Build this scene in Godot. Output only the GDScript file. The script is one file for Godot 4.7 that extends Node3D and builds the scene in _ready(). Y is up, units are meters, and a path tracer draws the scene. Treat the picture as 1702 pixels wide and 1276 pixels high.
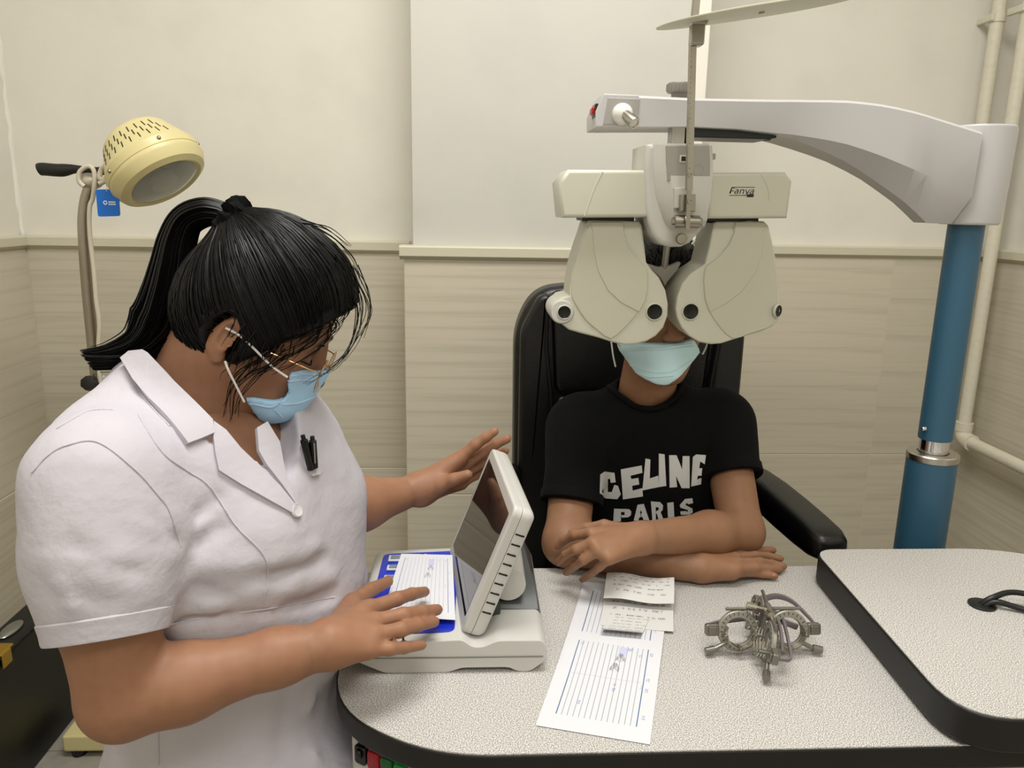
extends Node3D
# An eye-test room: an optometrist in a white coat works a control console while a boy looks through a phoropter.

func _ready():
	var cam := Camera3D.new()
	cam.name = "camera"
	cam.fov = rad_to_deg(2.0 * atan(638.0 / FOCAL))
	cam.near = 0.02
	cam.position = CAM_AT
	cam.basis = cam_basis
	add_child(cam)
	var env := Environment.new()
	env.background_mode = Environment.BG_COLOR
	env.background_color = Color(0.0, 0.0, 0.0)
	env.tonemap_mode = Environment.TONE_MAPPER_LINEAR
	env.tonemap_exposure = 0.61
	env.sdfgi_enabled = true
	env.ssao_enabled = true
	env.ssil_enabled = true
	var we := WorldEnvironment.new()
	we.name = "environment"
	we.environment = env
	add_child(we)
	# two ceiling panels, above the frame
	ceiling_panel(Vector3(0.15, 2.945, -0.85), Vector2(1.2, 0.6), 6.5, "rectangular ceiling light panel above the table")
	ceiling_panel(Vector3(0.15, 2.945, 0.85), Vector2(1.2, 0.6), 4.6, "rectangular ceiling light panel nearer the front wall")

	build_room()
	build_table()
	build_stand()
	build_phoropter()
	build_chair()
	build_console()
	build_papers()
	build_trial_frames()
	build_lamp()
	build_case()
	build_people()

func ceiling_panel(at: Vector3, size: Vector2, energy: float, label: String):
	var warm := Color(1.0, 0.99, 0.965)
	var t := thing("ceiling_light", label, "ceiling light", at, "ceiling lights")
	var m := MB.new()
	for s in [-1, 1]:
		m.box(Vector3(size.x + 0.04, 0.02, 0.02), at + Vector3(0, -0.005, s * (size.y / 2 + 0.01)), 0.002)
		m.box(Vector3(0.02, 0.02, size.y), at + Vector3(s * (size.x / 2 + 0.01), -0.005, 0), 0.002)
	part("frame", m, mat(Color(0.9, 0.9, 0.9), 0.5), t)
	m = MB.new()
	m.box(Vector3(size.x, 0.006, size.y), at)
	var glow := mat(Color(0.9, 0.9, 0.9), 0.5)
	glow.emission_enabled = true
	glow.emission = warm
	glow.emission_energy_multiplier = 1.5
	part("diffuser", m, glow, t)
	var l := AreaLight3D.new()
	l.name = "lamp"
	l.area_size = size
	l.light_color = warm
	l.light_energy = energy
	l.area_range = 12.0
	l.shadow_enabled = true
	t.add_child(l)
	l.position = Vector3(0, -0.02, 0)
	l.rotation = Vector3(-PI / 2, 0, 0)

# ---------------------------------------------------------------- camera geometry (used to read sizes off the photograph)
const CAM_AT := Vector3(0, 1.38, 0)
const FOCAL := 1280.0
var cam_basis := Basis.from_euler(Vector3(deg_to_rad(-13.0), deg_to_rad(-3.0), deg_to_rad(1.04)), EULER_ORDER_YXZ)

func ray_dir(px: float, py: float) -> Vector3:
	return cam_basis * Vector3((px - 851.0) / FOCAL, -(py - 638.0) / FOCAL, -1.0)

func on_z(px: float, py: float, z: float) -> Vector3:       # where that sight line meets the upright plane at depth z
	var d := ray_dir(px, py)
	return CAM_AT + d * ((z - CAM_AT.z) / d.z)

func on_y(px: float, py: float, y: float) -> Vector3:       # where it meets the level plane at height y
	var d := ray_dir(px, py)
	return CAM_AT + d * ((y - CAM_AT.y) / d.y)

func trace(flat: Array, ox: float, oy: float, s: float, z: float) -> PackedVector2Array:
	var out := PackedVector2Array()
	for i in range(0, flat.size(), 2):
		var p := on_z(ox + flat[i] / s, oy + flat[i + 1] / s, z)
		out.append(Vector2(p.x, p.y))
	return out

# ---------------------------------------------------------------- mesh building
class MB:
	var v := PackedVector3Array()
	var uv := PackedVector2Array()
	var c := PackedColorArray()
	var xf := Transform3D()
	var col := Color.WHITE
	func tri(a: Vector3, b: Vector3, d: Vector3, ua := Vector2.ZERO, ub := Vector2.ZERO, ud := Vector2.ZERO):   # counter-clockwise seen from outside
		v.append(xf * a); v.append(xf * d); v.append(xf * b)
		uv.append(ua); uv.append(ud); uv.append(ub)
		c.append(col); c.append(col); c.append(col)
	func quad(a: Vector3, b: Vector3, d: Vector3, e: Vector3):
		tri(a, b, d); tri(a, d, e)
	func quad_uv(a: Vector3, b: Vector3, d: Vector3, e: Vector3, r := Rect2(0, 0, 1, 1)):
		var p := r.position
		var q := r.end
		tri(a, b, d, Vector2(p.x, q.y), q, Vector2(q.x, p.y)); tri(a, d, e, Vector2(p.x, q.y), Vector2(q.x, p.y), p)
	func mesh(crease := 40.0) -> ArrayMesh:
		var n := v.size()
		var fn := PackedVector3Array()
		fn.resize(n / 3)
		var key := {}
		for t in n / 3:
			var a := v[t * 3]
			fn[t] = (v[t * 3 + 2] - a).cross(v[t * 3 + 1] - a)
			for k in 3:
				var q := Vector3i((v[t * 3 + k] * 20000.0).round())
				if key.has(q):
					key[q].append(t)
				else:
					key[q] = [t]
		var nn := PackedVector3Array()
		nn.resize(n)
		var cc := cos(deg_to_rad(crease))
		for t in n / 3:
			var f := fn[t].normalized()
			for k in 3:
				var q := Vector3i((v[t * 3 + k] * 20000.0).round())
				var s := Vector3.ZERO
				for o in key[q]:
					if fn[o].normalized().dot(f) >= cc:
						s += fn[o]
				nn[t * 3 + k] = s.normalized() if s.length_squared() > 1e-20 else Vector3.UP
		var arr := []
		arr.resize(Mesh.ARRAY_MAX)
		arr[Mesh.ARRAY_VERTEX] = v
		arr[Mesh.ARRAY_NORMAL] = nn
		arr[Mesh.ARRAY_TEX_UV] = uv
		arr[Mesh.ARRAY_COLOR] = c
		var m := ArrayMesh.new()
		m.add_surface_from_arrays(Mesh.PRIMITIVE_TRIANGLES, arr)
		return m
	# an outline in x, y drawn out along z from z0 to z1 (z1 nearer), its rims rounded by bf (near) and bb (far)
	func extrude(poly_in: PackedVector2Array, z0: float, z1: float, bf := 0.0, bb := 0.0, steps := 3, uvbox := Rect2()):
		var poly := poly_in.duplicate()
		if Geometry2D.is_polygon_clockwise(poly):
			poly.reverse()
		var area := 0.0
		for i in poly.size():
			area += poly[i].cross(poly[(i + 1) % poly.size()])
		if area < 0:
			poly.reverse()
		var rings := []
		if bb > 0:
			for k in steps:
				var a := PI / 2 * k / steps
				rings.append([inset(poly, bb * (1 - sin(a))), z0 + bb * (1 - cos(a))])
		rings.append([poly, z0 + bb])
		rings.append([poly, z1 - bf])
		if bf > 0:
			for k in steps:
				var a := PI / 2 * (k + 1) / steps
				rings.append([inset(poly, bf * (1 - cos(a))), z1 - bf * (1 - sin(a))])
		var n := poly.size()
		for r in rings.size() - 1:
			var p: PackedVector2Array = rings[r][0]
			var q: PackedVector2Array = rings[r + 1][0]
			var zp: float = rings[r][1]
			var zq: float = rings[r + 1][1]
			for i in n:
				var j := (i + 1) % n
				quad(Vector3(p[i].x, p[i].y, zp), Vector3(p[j].x, p[j].y, zp), Vector3(q[j].x, q[j].y, zq), Vector3(q[i].x, q[i].y, zq))
		var last: PackedVector2Array = rings[-1][0]
		var zl: float = rings[-1][1]
		for side in 2:
			var ring: PackedVector2Array = last if side == 0 else rings[0][0]
			var z: float = zl if side == 0 else rings[0][1]
			var ix := fan(ring)
			for t in range(0, ix.size(), 3):
				var a := ring[ix[t]]
				var b := ring[ix[t + 1]]
				var d := ring[ix[t + 2]]
				if ((b - a).cross(d - a) < 0) != (side == 1):
					var w := b
					b = d
					d = w
				if uvbox.size.x > 0:
					tri(Vector3(a.x, a.y, z), Vector3(b.x, b.y, z), Vector3(d.x, d.y, z), uvat(a, uvbox), uvat(b, uvbox), uvat(d, uvbox))
				else:
					tri(Vector3(a.x, a.y, z), Vector3(b.x, b.y, z), Vector3(d.x, d.y, z))
	func fan(ring: PackedVector2Array) -> PackedInt32Array:       # a convex outline is cut from one corner, any other by ears
		var n := ring.size()
		var out := PackedInt32Array()
		for i in n:
			var e := ring[(i + 1) % n] - ring[i]
			var g := ring[(i + 2) % n] - ring[(i + 1) % n]
			if e.cross(g) < -0.002 * e.length() * g.length():
				out = Geometry2D.triangulate_polygon(ring)
				if out.size():
					return out
				break
		for i in range(1, n - 1):
			out.append_array(PackedInt32Array([0, i, i + 1]))
		return out
	func uvat(p: Vector2, r: Rect2) -> Vector2:
		return Vector2((p.x - r.position.x) / r.size.x, 1.0 - (p.y - r.position.y) / r.size.y)
	func inset(poly: PackedVector2Array, b: float) -> PackedVector2Array:
		if b <= 0.0:
			return poly
		var out := PackedVector2Array()
		var n := poly.size()
		for i in n:
			var e0 := (poly[i] - poly[(i + n - 1) % n]).normalized()
			var e1 := (poly[(i + 1) % n] - poly[i]).normalized()
			var n0 := Vector2(-e0.y, e0.x)
			var n1 := Vector2(-e1.y, e1.x)
			var m := n0 + n1
			var l := maxf(m.length_squared(), 0.8)
			out.append(poly[i] + m * (2.0 * b / l))
		return out
	func lathe(profile: Array, segs := 24):       # pairs (radius, y), from the bottom up
		for i in profile.size() - 1:
			var p: Vector2 = profile[i]
			var q: Vector2 = profile[i + 1]
			for s in segs:
				var a0 := TAU * s / segs
				var a1 := TAU * (s + 1) / segs
				var c0 := Vector3(cos(a0), 0, sin(a0))
				var c1 := Vector3(cos(a1), 0, sin(a1))
				var A := c0 * p.x + Vector3(0, p.y, 0)
				var B := c1 * p.x + Vector3(0, p.y, 0)
				var C := c1 * q.x + Vector3(0, q.y, 0)
				var D := c0 * q.x + Vector3(0, q.y, 0)
				if p.x > 1e-6:
					tri(A, C, B)
				if q.x > 1e-6:
					tri(A, D, C)
	func loft(rings: Array, caps := true, closed := true):
		for r in rings.size() - 1:
			var p: PackedVector3Array = rings[r]
			var q: PackedVector3Array = rings[r + 1]
			var n := p.size()
			for i in (n if closed else n - 1):
				var j := (i + 1) % n
				quad(p[i], p[j], q[j], q[i])
		if caps:
			for side in 2:
				var p: PackedVector3Array = rings[0] if side == 0 else rings[-1]
				var m := Vector3.ZERO
				for x in p:
					m += x
				m /= p.size()
				for i in p.size():
					var j := (i + 1) % p.size()
					if side == 0:
						tri(p[j], p[i], m)
					else:
						tri(p[i], p[j], m)
	func tube(pts: PackedVector3Array, radii, segs := 8, caps := true, flat := 1.0, up := Vector3.ZERO):
		var rings := []
		var n := pts.size()
		var side := Vector3.ZERO
		for i in n:
			var t := (pts[mini(i + 1, n - 1)] - pts[maxi(i - 1, 0)]).normalized()
			if side == Vector3.ZERO:
				side = up if up != Vector3.ZERO else (Vector3.UP if absf(t.y) < 0.9 else Vector3.RIGHT)
			side = (side - t * side.dot(t)).normalized()
			var other := t.cross(side)
			var r: float = radii[i] if (radii is Array or radii is PackedFloat32Array) else radii
			var ring := PackedVector3Array()
			for s in segs:
				var a := TAU * s / segs
				ring.append(pts[i] + side * (cos(a) * r) + other * (sin(a) * r * flat))
			rings.append(ring)
		loft(rings, caps)
	func ellipsoid(cn: Vector3, r: Vector3, rot := Basis(), segs := 16, rows := 10):
		var rings := []
		for i in rows + 1:
			var a := -PI / 2 + PI * i / rows
			var ring := PackedVector3Array()
			for s in segs:
				var b := -TAU * s / segs
				ring.append(cn + rot * Vector3(cos(a) * cos(b) * r.x, sin(a) * r.y, cos(a) * sin(b) * r.z))
			rings.append(ring)
		loft(rings, false)
	func box(size: Vector3, at := Vector3.ZERO, bevel := 0.0, rot := Basis()):
		var keep := xf
		xf = keep * Transform3D(rot, at)
		var h := size / 2
		var poly := PackedVector2Array([Vector2(-h.x, -h.y), Vector2(h.x, -h.y), Vector2(h.x, h.y), Vector2(-h.x, h.y)])
		if bevel > 0:
			var rr := PackedVector2Array()
			var rc := minf(bevel * 1.9, minf(h.x, h.y) * 0.98)
			for i in 4:
				var cn := poly[i] - Vector2(signf(poly[i].x), signf(poly[i].y)) * rc
				for k in 4:
					var a := PI + PI / 2 * i + PI / 2 * k / 3.0
					rr.append(cn + Vector2(cos(a), sin(a)) * rc)
			poly = rr
		extrude(poly, -h.z, h.z, bevel, bevel)
		xf = keep
	func torus(R: float, r: float, seg := 32, sides := 10, a0 := 0.0, a1 := TAU):       # ring in the x, y plane
		var pts := PackedVector3Array()
		var full := is_equal_approx(a1 - a0, TAU)
		var rings := []
		for i in seg + 1:
			var a := a0 + (a1 - a0) * i / seg
			var d := Vector3(cos(a), sin(a), 0)
			var ring := PackedVector3Array()
			for s in sides:
				var b := TAU * s / sides
				ring.append(d * (R + r * cos(b)) + Vector3(0, 0, r * sin(b)))
			rings.append(ring)
		loft(rings, not full)

func round_poly(pts: PackedVector2Array, rad, steps := 5) -> PackedVector2Array:      # corners cut to arcs
	var out := PackedVector2Array()
	var n := pts.size()
	for i in n:
		var p := pts[i]
		var e0 := pts[(i + n - 1) % n] - p
		var e1 := pts[(i + 1) % n] - p
		var r: float = rad[i] if rad is Array else rad
		r = minf(r, minf(e0.length(), e1.length()) * 0.49)
		if r <= 0:
			out.append(p)
			continue
		var a := p + e0.normalized() * r
		var b := p + e1.normalized() * r
		for k in steps + 1:
			var t := float(k) / steps
			out.append(a.lerp(p, t).lerp(p.lerp(b, t), t))
	return out

func smooth_closed(pts: PackedVector2Array, n := 4) -> PackedVector2Array:
	var out := PackedVector2Array()
	var m := pts.size()
	for i in m:
		for k in n:
			out.append(pts[i].cubic_interpolate(pts[(i + 1) % m], pts[(i + m - 1) % m], pts[(i + 2) % m], float(k) / n))
	return out

func curve(pts: Array, n := 6) -> PackedVector3Array:       # a smooth line through points
	var out := PackedVector3Array()
	var m := pts.size()
	for i in m - 1:
		for k in n:
			out.append(pts[i].cubic_interpolate(pts[i + 1], pts[maxi(i - 1, 0)], pts[mini(i + 2, m - 1)], float(k) / n))
	out.append(pts[m - 1])
	return out

func aim(from: Vector3, to: Vector3) -> Transform3D:        # y runs from one point towards the other
	var y := (to - from).normalized()
	var x := (Vector3.FORWARD if absf(y.z) < 0.9 else Vector3.RIGHT).cross(y).normalized()
	return Transform3D(Basis(x, y, x.cross(y)), from)

# ---------------------------------------------------------------- objects
func obj(called: String, m: Mesh, material: Material, parent: Node = self) -> MeshInstance3D:
	var o := MeshInstance3D.new()
	o.name = called
	o.mesh = m
	o.material_override = material
	parent.add_child(o, true)
	return o

func thing(called: String, label: String, category: String, at := Vector3.ZERO, group := "") -> Node3D:
	var o := Node3D.new()
	o.name = called
	o.position = at
	tag(o, label, category, group)
	add_child(o, true)
	return o

func tag(o: Node, label: String, category: String, group := ""):
	o.set_meta("label", label)
	o.set_meta("category", category)
	if group:
		o.set_meta("group", group)

func setting(called: String, label := "") -> Node3D:
	var o := Node3D.new()
	o.name = called
	o.set_meta("kind", "structure")
	if label:
		o.set_meta("label", label)
	add_child(o, true)
	return o

# parts are built in world coordinates and hung under a thing that stands elsewhere
func part(called: String, mb: MB, material: Material, parent: Node, crease := 40.0) -> MeshInstance3D:
	var o := obj(called, mb.mesh(crease), material, parent)
	var p := parent
	var off := Vector3.ZERO
	while p != self:
		off += p.position
		p = p.get_parent()
	o.position = -off
	return o

# ---------------------------------------------------------------- materials
func mat(c: Color, rough := 0.5, metal := 0.0, spec := 0.5) -> StandardMaterial3D:
	var m := StandardMaterial3D.new()
	m.albedo_color = c
	m.roughness = rough
	m.metallic = metal
	m.metallic_specular = spec
	return m

func noise_tex(freq: float, ramp: Array, seed_n: int, size := 512, octaves := 4, normal := false) -> NoiseTexture2D:
	var f := FastNoiseLite.new()
	f.seed = seed_n
	f.frequency = freq
	f.fractal_octaves = octaves
	var t := NoiseTexture2D.new()
	t.width = size
	t.height = size
	t.seamless = true
	t.noise = f
	if normal:
		t.as_normal_map = true
	elif ramp:
		var g := Gradient.new()
		g.offsets = PackedFloat32Array(ramp.map(func(e): return e[0]))
		g.colors = PackedColorArray(ramp.map(func(e): return e[1]))
		t.color_ramp = g
	return t

func grained(base: Color, spread: float, freq: float, scale: Vector3, seed_n: int, rough := 0.5, bump := 0.0, octaves := 4) -> StandardMaterial3D:
	var m := mat(Color.WHITE, rough)
	m.albedo_texture = noise_tex(freq, [[0.15, base.darkened(spread)], [0.5, base], [0.85, base.lightened(spread * 0.7)]], seed_n, 512, octaves)
	m.uv1_triplanar = true
	m.uv1_world_triplanar = true
	m.uv1_scale = scale
	if bump > 0:
		m.heightmap_enabled = true
		m.heightmap_scale = bump
		m.heightmap_texture = noise_tex(freq, [], seed_n + 1, 512, octaves)
	return m

func cloth(base: Color, bump := 0.05, scale := 6.0, seed_n := 5) -> StandardMaterial3D:
	var m := mat(base, 0.9, 0.0, 0.3)
	m.uv1_triplanar = true
	m.uv1_world_triplanar = true
	m.uv1_scale = Vector3.ONE * scale
	m.heightmap_enabled = true
	m.heightmap_scale = bump
	m.heightmap_texture = noise_tex(0.02, [], seed_n, 512, 5)
	return m

# ---------------------------------------------------------------- the room
func slab(lo: Vector3, hi: Vector3, bevel := 0.0) -> MB:
	var m := MB.new()
	m.box(hi - lo, (lo + hi) / 2, bevel)
	return m

const XL := -1.235
const XR := 1.59
const ZF := 2.0        # the wall behind the camera
const TOP := 2.95
const RAIL := 1.243

func build_room():
	var plaster := grained(Color(0.885, 0.87, 0.83), 0.02, 0.01, Vector3(0.7, 0.7, 0.7), 3, 0.75, 0.05)
	var plaster_bright := grained(Color(0.785, 0.78, 0.75), 0.015, 0.01, Vector3(0.7, 0.7, 0.7), 4, 0.6, 0.03)
	var white := mat(Color(0.85, 0.85, 0.83), 0.9)
	var floor_mat := grained(Color(0.62, 0.60, 0.56), 0.06, 0.02, Vector3(1.5, 1.5, 1.5), 8, 0.3)
	var tiles: Array[StandardMaterial3D] = []
	for k in 3:
		tiles.append(grained([Color(0.795, 0.765, 0.69), Color(0.805, 0.772, 0.70), Color(0.785, 0.757, 0.685)][k], 0.055, 0.012, Vector3(0.22, 7.5 + 0.5 * k, 0.22), 21 + k, 0.36, 0.0, 5))
	var grout := mat(Color(0.83, 0.80, 0.72), 0.9)
	var rail := mat(Color(0.80, 0.78, 0.70), 0.45)

	var fl := setting("floor")
	part("slab", slab(Vector3(XL - 0.2, -0.1, -2.6), Vector3(XR + 0.2, 0, ZF + 0.2)), floor_mat, fl)
	for i in 5:
		for j in 7:
			var x := XL + 0.6 * i
			var z := -2.36 + 0.6 * j
			part("floor_tile", slab(Vector3(x + 0.0015, -0.004, z + 0.0015), Vector3(minf(x + 0.5985, XR), 0.004, minf(z + 0.5985, ZF)), 0.001), floor_mat, fl)
	var ce := setting("ceiling")
	part("slab", slab(Vector3(XL - 0.2, TOP, -2.6), Vector3(XR + 0.2, TOP + 0.1, ZF + 0.2)), white, ce)

	# back wall: a recess, a pier that stands forward, a deeper recess; glazed tiles below the rail, plaster above
	var back := setting("wall_back")
	var px0 := -0.155
	var px1 := 0.575
	part("plaster", slab(Vector3(XL - 0.2, RAIL, -2.5), Vector3(px0, TOP, -2.235)), plaster, back)
	part("plaster", slab(Vector3(px0, RAIL, -2.5), Vector3(px1, TOP, -2.02)), plaster_bright, back)
	part("plaster", slab(Vector3(px1, RAIL, -2.5), Vector3(XR + 0.2, TOP, -2.375)), plaster, back)
	part("corner_bead", slab(Vector3(px1 - 0.028, RAIL, -2.03), Vector3(px1 + 0.003, TOP, -2.014), 0.003), mat(Color(0.92, 0.90, 0.86), 0.5), back)
	part("grout", slab(Vector3(XL - 0.2, 0, -2.5), Vector3(-0.178, RAIL, -2.2215)), grout, back)
	part("grout", slab(Vector3(-0.1765, 0, -2.5), Vector3(px1 + 0.018, RAIL, -2.0015)), grout, back)
	part("grout", slab(Vector3(px1, 0, -2.5), Vector3(XR + 0.2, RAIL, -2.3615)), grout, back)
	var g := 0.0013
	var rows := [[0.0, 0.605], [0.605, RAIL]]
	var k := 0
	for r in rows:
		for e in [[XL, -0.178, -2.22], [-0.178, px1 + 0.02, -2.0], [px1 + 0.02, 1.309, -2.36], [1.309, XR, -2.36]]:
			k += 1
			part("tile", slab(Vector3(e[0] + g, r[0] + g, e[2] - 0.01), Vector3(e[1] - g, r[1] - g, e[2]), 0.0012), tiles[k % 3], back)
		# the sides of the pier
		part("tile", slab(Vector3(-0.178, r[0] + g, -2.22), Vector3(-0.170, r[1] - g, -2.0 - g), 0.0012), tiles[k % 3], back)
		part("tile", slab(Vector3(px1 + 0.012, r[0] + g, -2.36), Vector3(px1 + 0.02, r[1] - g, -2.0 - g), 0.0012), tiles[k % 3], back)

	for side in 2:
		var w := setting("wall_left" if side == 0 else "wall_right")
		var xi := XL if side == 0 else XR
		var s := -1.0 if side == 0 else 1.0
		var a := xi + s * 0.2
		part("plaster", slab(Vector3(minf(a, xi + s * 0.015), RAIL, -2.5), Vector3(maxf(a, xi + s * 0.015), TOP, ZF + 0.1)), plaster, w)
		part("grout", slab(Vector3(minf(a, xi + s * 0.0015), 0, -2.5), Vector3(maxf(a, xi + s * 0.0015), RAIL, ZF + 0.1)), grout, w)
		for r in rows:
			for i in 4:
				var z0 := -2.22 + 1.2 * i if side == 0 else -2.36 + 1.2 * i
				var z1 := minf(z0 + 1.2, ZF)
				k += 1
				part("tile", slab(Vector3(minf(xi, xi + s * 0.01), r[0] + g, z0 + g), Vector3(maxf(xi, xi + s * 0.01), r[1] - g, z1 - g), 0.0012), tiles[k % 3], w)
	# lumpy filler in the left-hand corner
	var rng := RandomNumberGenerator.new()
	rng.seed = 41
	var cp := PackedVector3Array()
	var cr := PackedFloat32Array()
	for i in 60:
		cp.append(Vector3(XL - 0.014 + rng.randf_range(-0.002, 0.003), RAIL + 0.034 + (TOP - RAIL - 0.034) * i / 59.0, -2.236 + rng.randf_range(-0.002, 0.003)))
		cr.append(rng.randf_range(0.004, 0.010))
	var fm := MB.new()
	fm.tube(cp, cr, 8)
	part("corner_filler", fm, mat(Color(0.90, 0.89, 0.86), 0.8), back)
	var fw := setting("wall_front")
	part("plaster", slab(Vector3(XL - 0.2, 0, ZF), Vector3(XR + 0.2, TOP, ZF + 0.1)), plaster, fw)

	# the moulded rail on top of the tiles
	var prof := PackedVector2Array([Vector2(-0.012, 0.0), Vector2(0.0, 0.0), Vector2(0.010, 0.007), Vector2(0.0135, 0.0095), Vector2(0.0135, 0.031), Vector2(0.011, 0.0345), Vector2(-0.03, 0.036)])
	var runs := [
		["trim_1", Vector3(XL, RAIL, -2.22), Vector3(-0.18, RAIL, -2.22), Vector3(0, 0, 1)],
		["trim_2", Vector3(-0.188, RAIL, -2.0), Vector3(px1 + 0.03, RAIL, -2.0), Vector3(0, 0, 1)],
		["trim_3", Vector3(px1 + 0.02, RAIL, -2.36), Vector3(XR, RAIL, -2.36), Vector3(0, 0, 1)],
		["trim_4", Vector3(XL, RAIL, ZF), Vector3(XL, RAIL, -2.22), Vector3(1, 0, 0)],
		["trim_5", Vector3(XR, RAIL, -2.36), Vector3(XR, RAIL, ZF), Vector3(-1, 0, 0)]]
	for r in runs:
		var m := MB.new()
		var rings := []
		for e in [r[1], r[2]]:
			var ring := PackedVector3Array()
			for q in prof:
				ring.append(e + r[3] * q.x + Vector3.UP * q.y)
			rings.append(ring)
		m.loft(rings)
		var o := part(r[0], m, rail, self, 30)
		o.set_meta("kind", "structure")

	# pipes in the right-hand corner
	var paint := grained(Color(0.85, 0.83, 0.76), 0.03, 0.03, Vector3(3, 3, 3), 12, 0.5)
	var x2 := 1.535
	var z2 := -2.245
	var p2 := thing("water_pipe", "cream painted pipe with an elbow turning along the right wall", "pipe", Vector3(x2, 0, z2))
	var m := MB.new()
	var r2 := 0.0185
	m.tube(PackedVector3Array([Vector3(x2, TOP, z2), Vector3(x2, 0.735, z2)]), r2, 20)
	part("riser", m, paint, p2)
	m = MB.new()
	var bend := PackedVector3Array()
	for i in 9:
		var a := PI / 2 * i / 8
		bend.append(Vector3(x2, 0.725 - 0.03 * sin(a), z2 + 0.03 - 0.03 * cos(a)))
	m.tube(bend, r2 + 0.005, 20)
	m.tube(PackedVector3Array([Vector3(x2, 0.748, z2), Vector3(x2, 0.722, z2)]), r2 + 0.007, 20)
	m.tube(PackedVector3Array([Vector3(x2, 0.695, z2 + 0.028), Vector3(x2, 0.695, z2 + 0.05)]), r2 + 0.007, 20)
	part("elbow", m, paint, p2)
	m = MB.new()
	m.tube(PackedVector3Array([Vector3(x2, 0.695, z2 + 0.03), Vector3(x2, 0.68, ZF - 0.02)]), r2, 20)
	part("branch", m, paint, p2)
	var x1 := on_z(1633, 199, -2.32).x
	var p1 := thing("water_pipe", "cream painted straight pipe in the corner, behind the blue column", "pipe", Vector3(x1, 0, -2.32))
	m = MB.new()
	m.tube(PackedVector3Array([Vector3(x1, TOP, -2.32), Vector3(x1, 0, -2.32)]), 0.0185, 20)
	part("riser", m, paint, p1)
	for e in [[p1, x1, -2.32, 1.93], [p2, x2, z2, 1.94]]:
		m = MB.new()
		m.tube(PackedVector3Array([Vector3(e[1], e[3] - 0.012, e[2]), Vector3(e[1], e[3] + 0.012, e[2])]), 0.0215, 20)
		m.box(Vector3(0.012, 0.02, 0.07), Vector3(e[1] - 0.02, e[3], e[2] - 0.02), 0.002)
		part("clamp", m, paint, e[0])

# ---------------------------------------------------------------- table and its raised tray
const DESK := 0.78

func level_slab(poly: PackedVector2Array, y0: float, y1: float, b := 0.002, bb := 0.002) -> MB:       # outline given in x, z
	var m := MB.new()
	m.xf = Transform3D(Basis(Vector3.RIGHT, Vector3(0, 0, -1), Vector3.UP), Vector3.ZERO)     # local x, y, z -> world x, -z, y
	var q := PackedVector2Array()
	for p in poly:
		q.append(Vector2(p.x, -p.y))
	m.extrude(q, y0, y1, b, bb)
	return m

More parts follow.
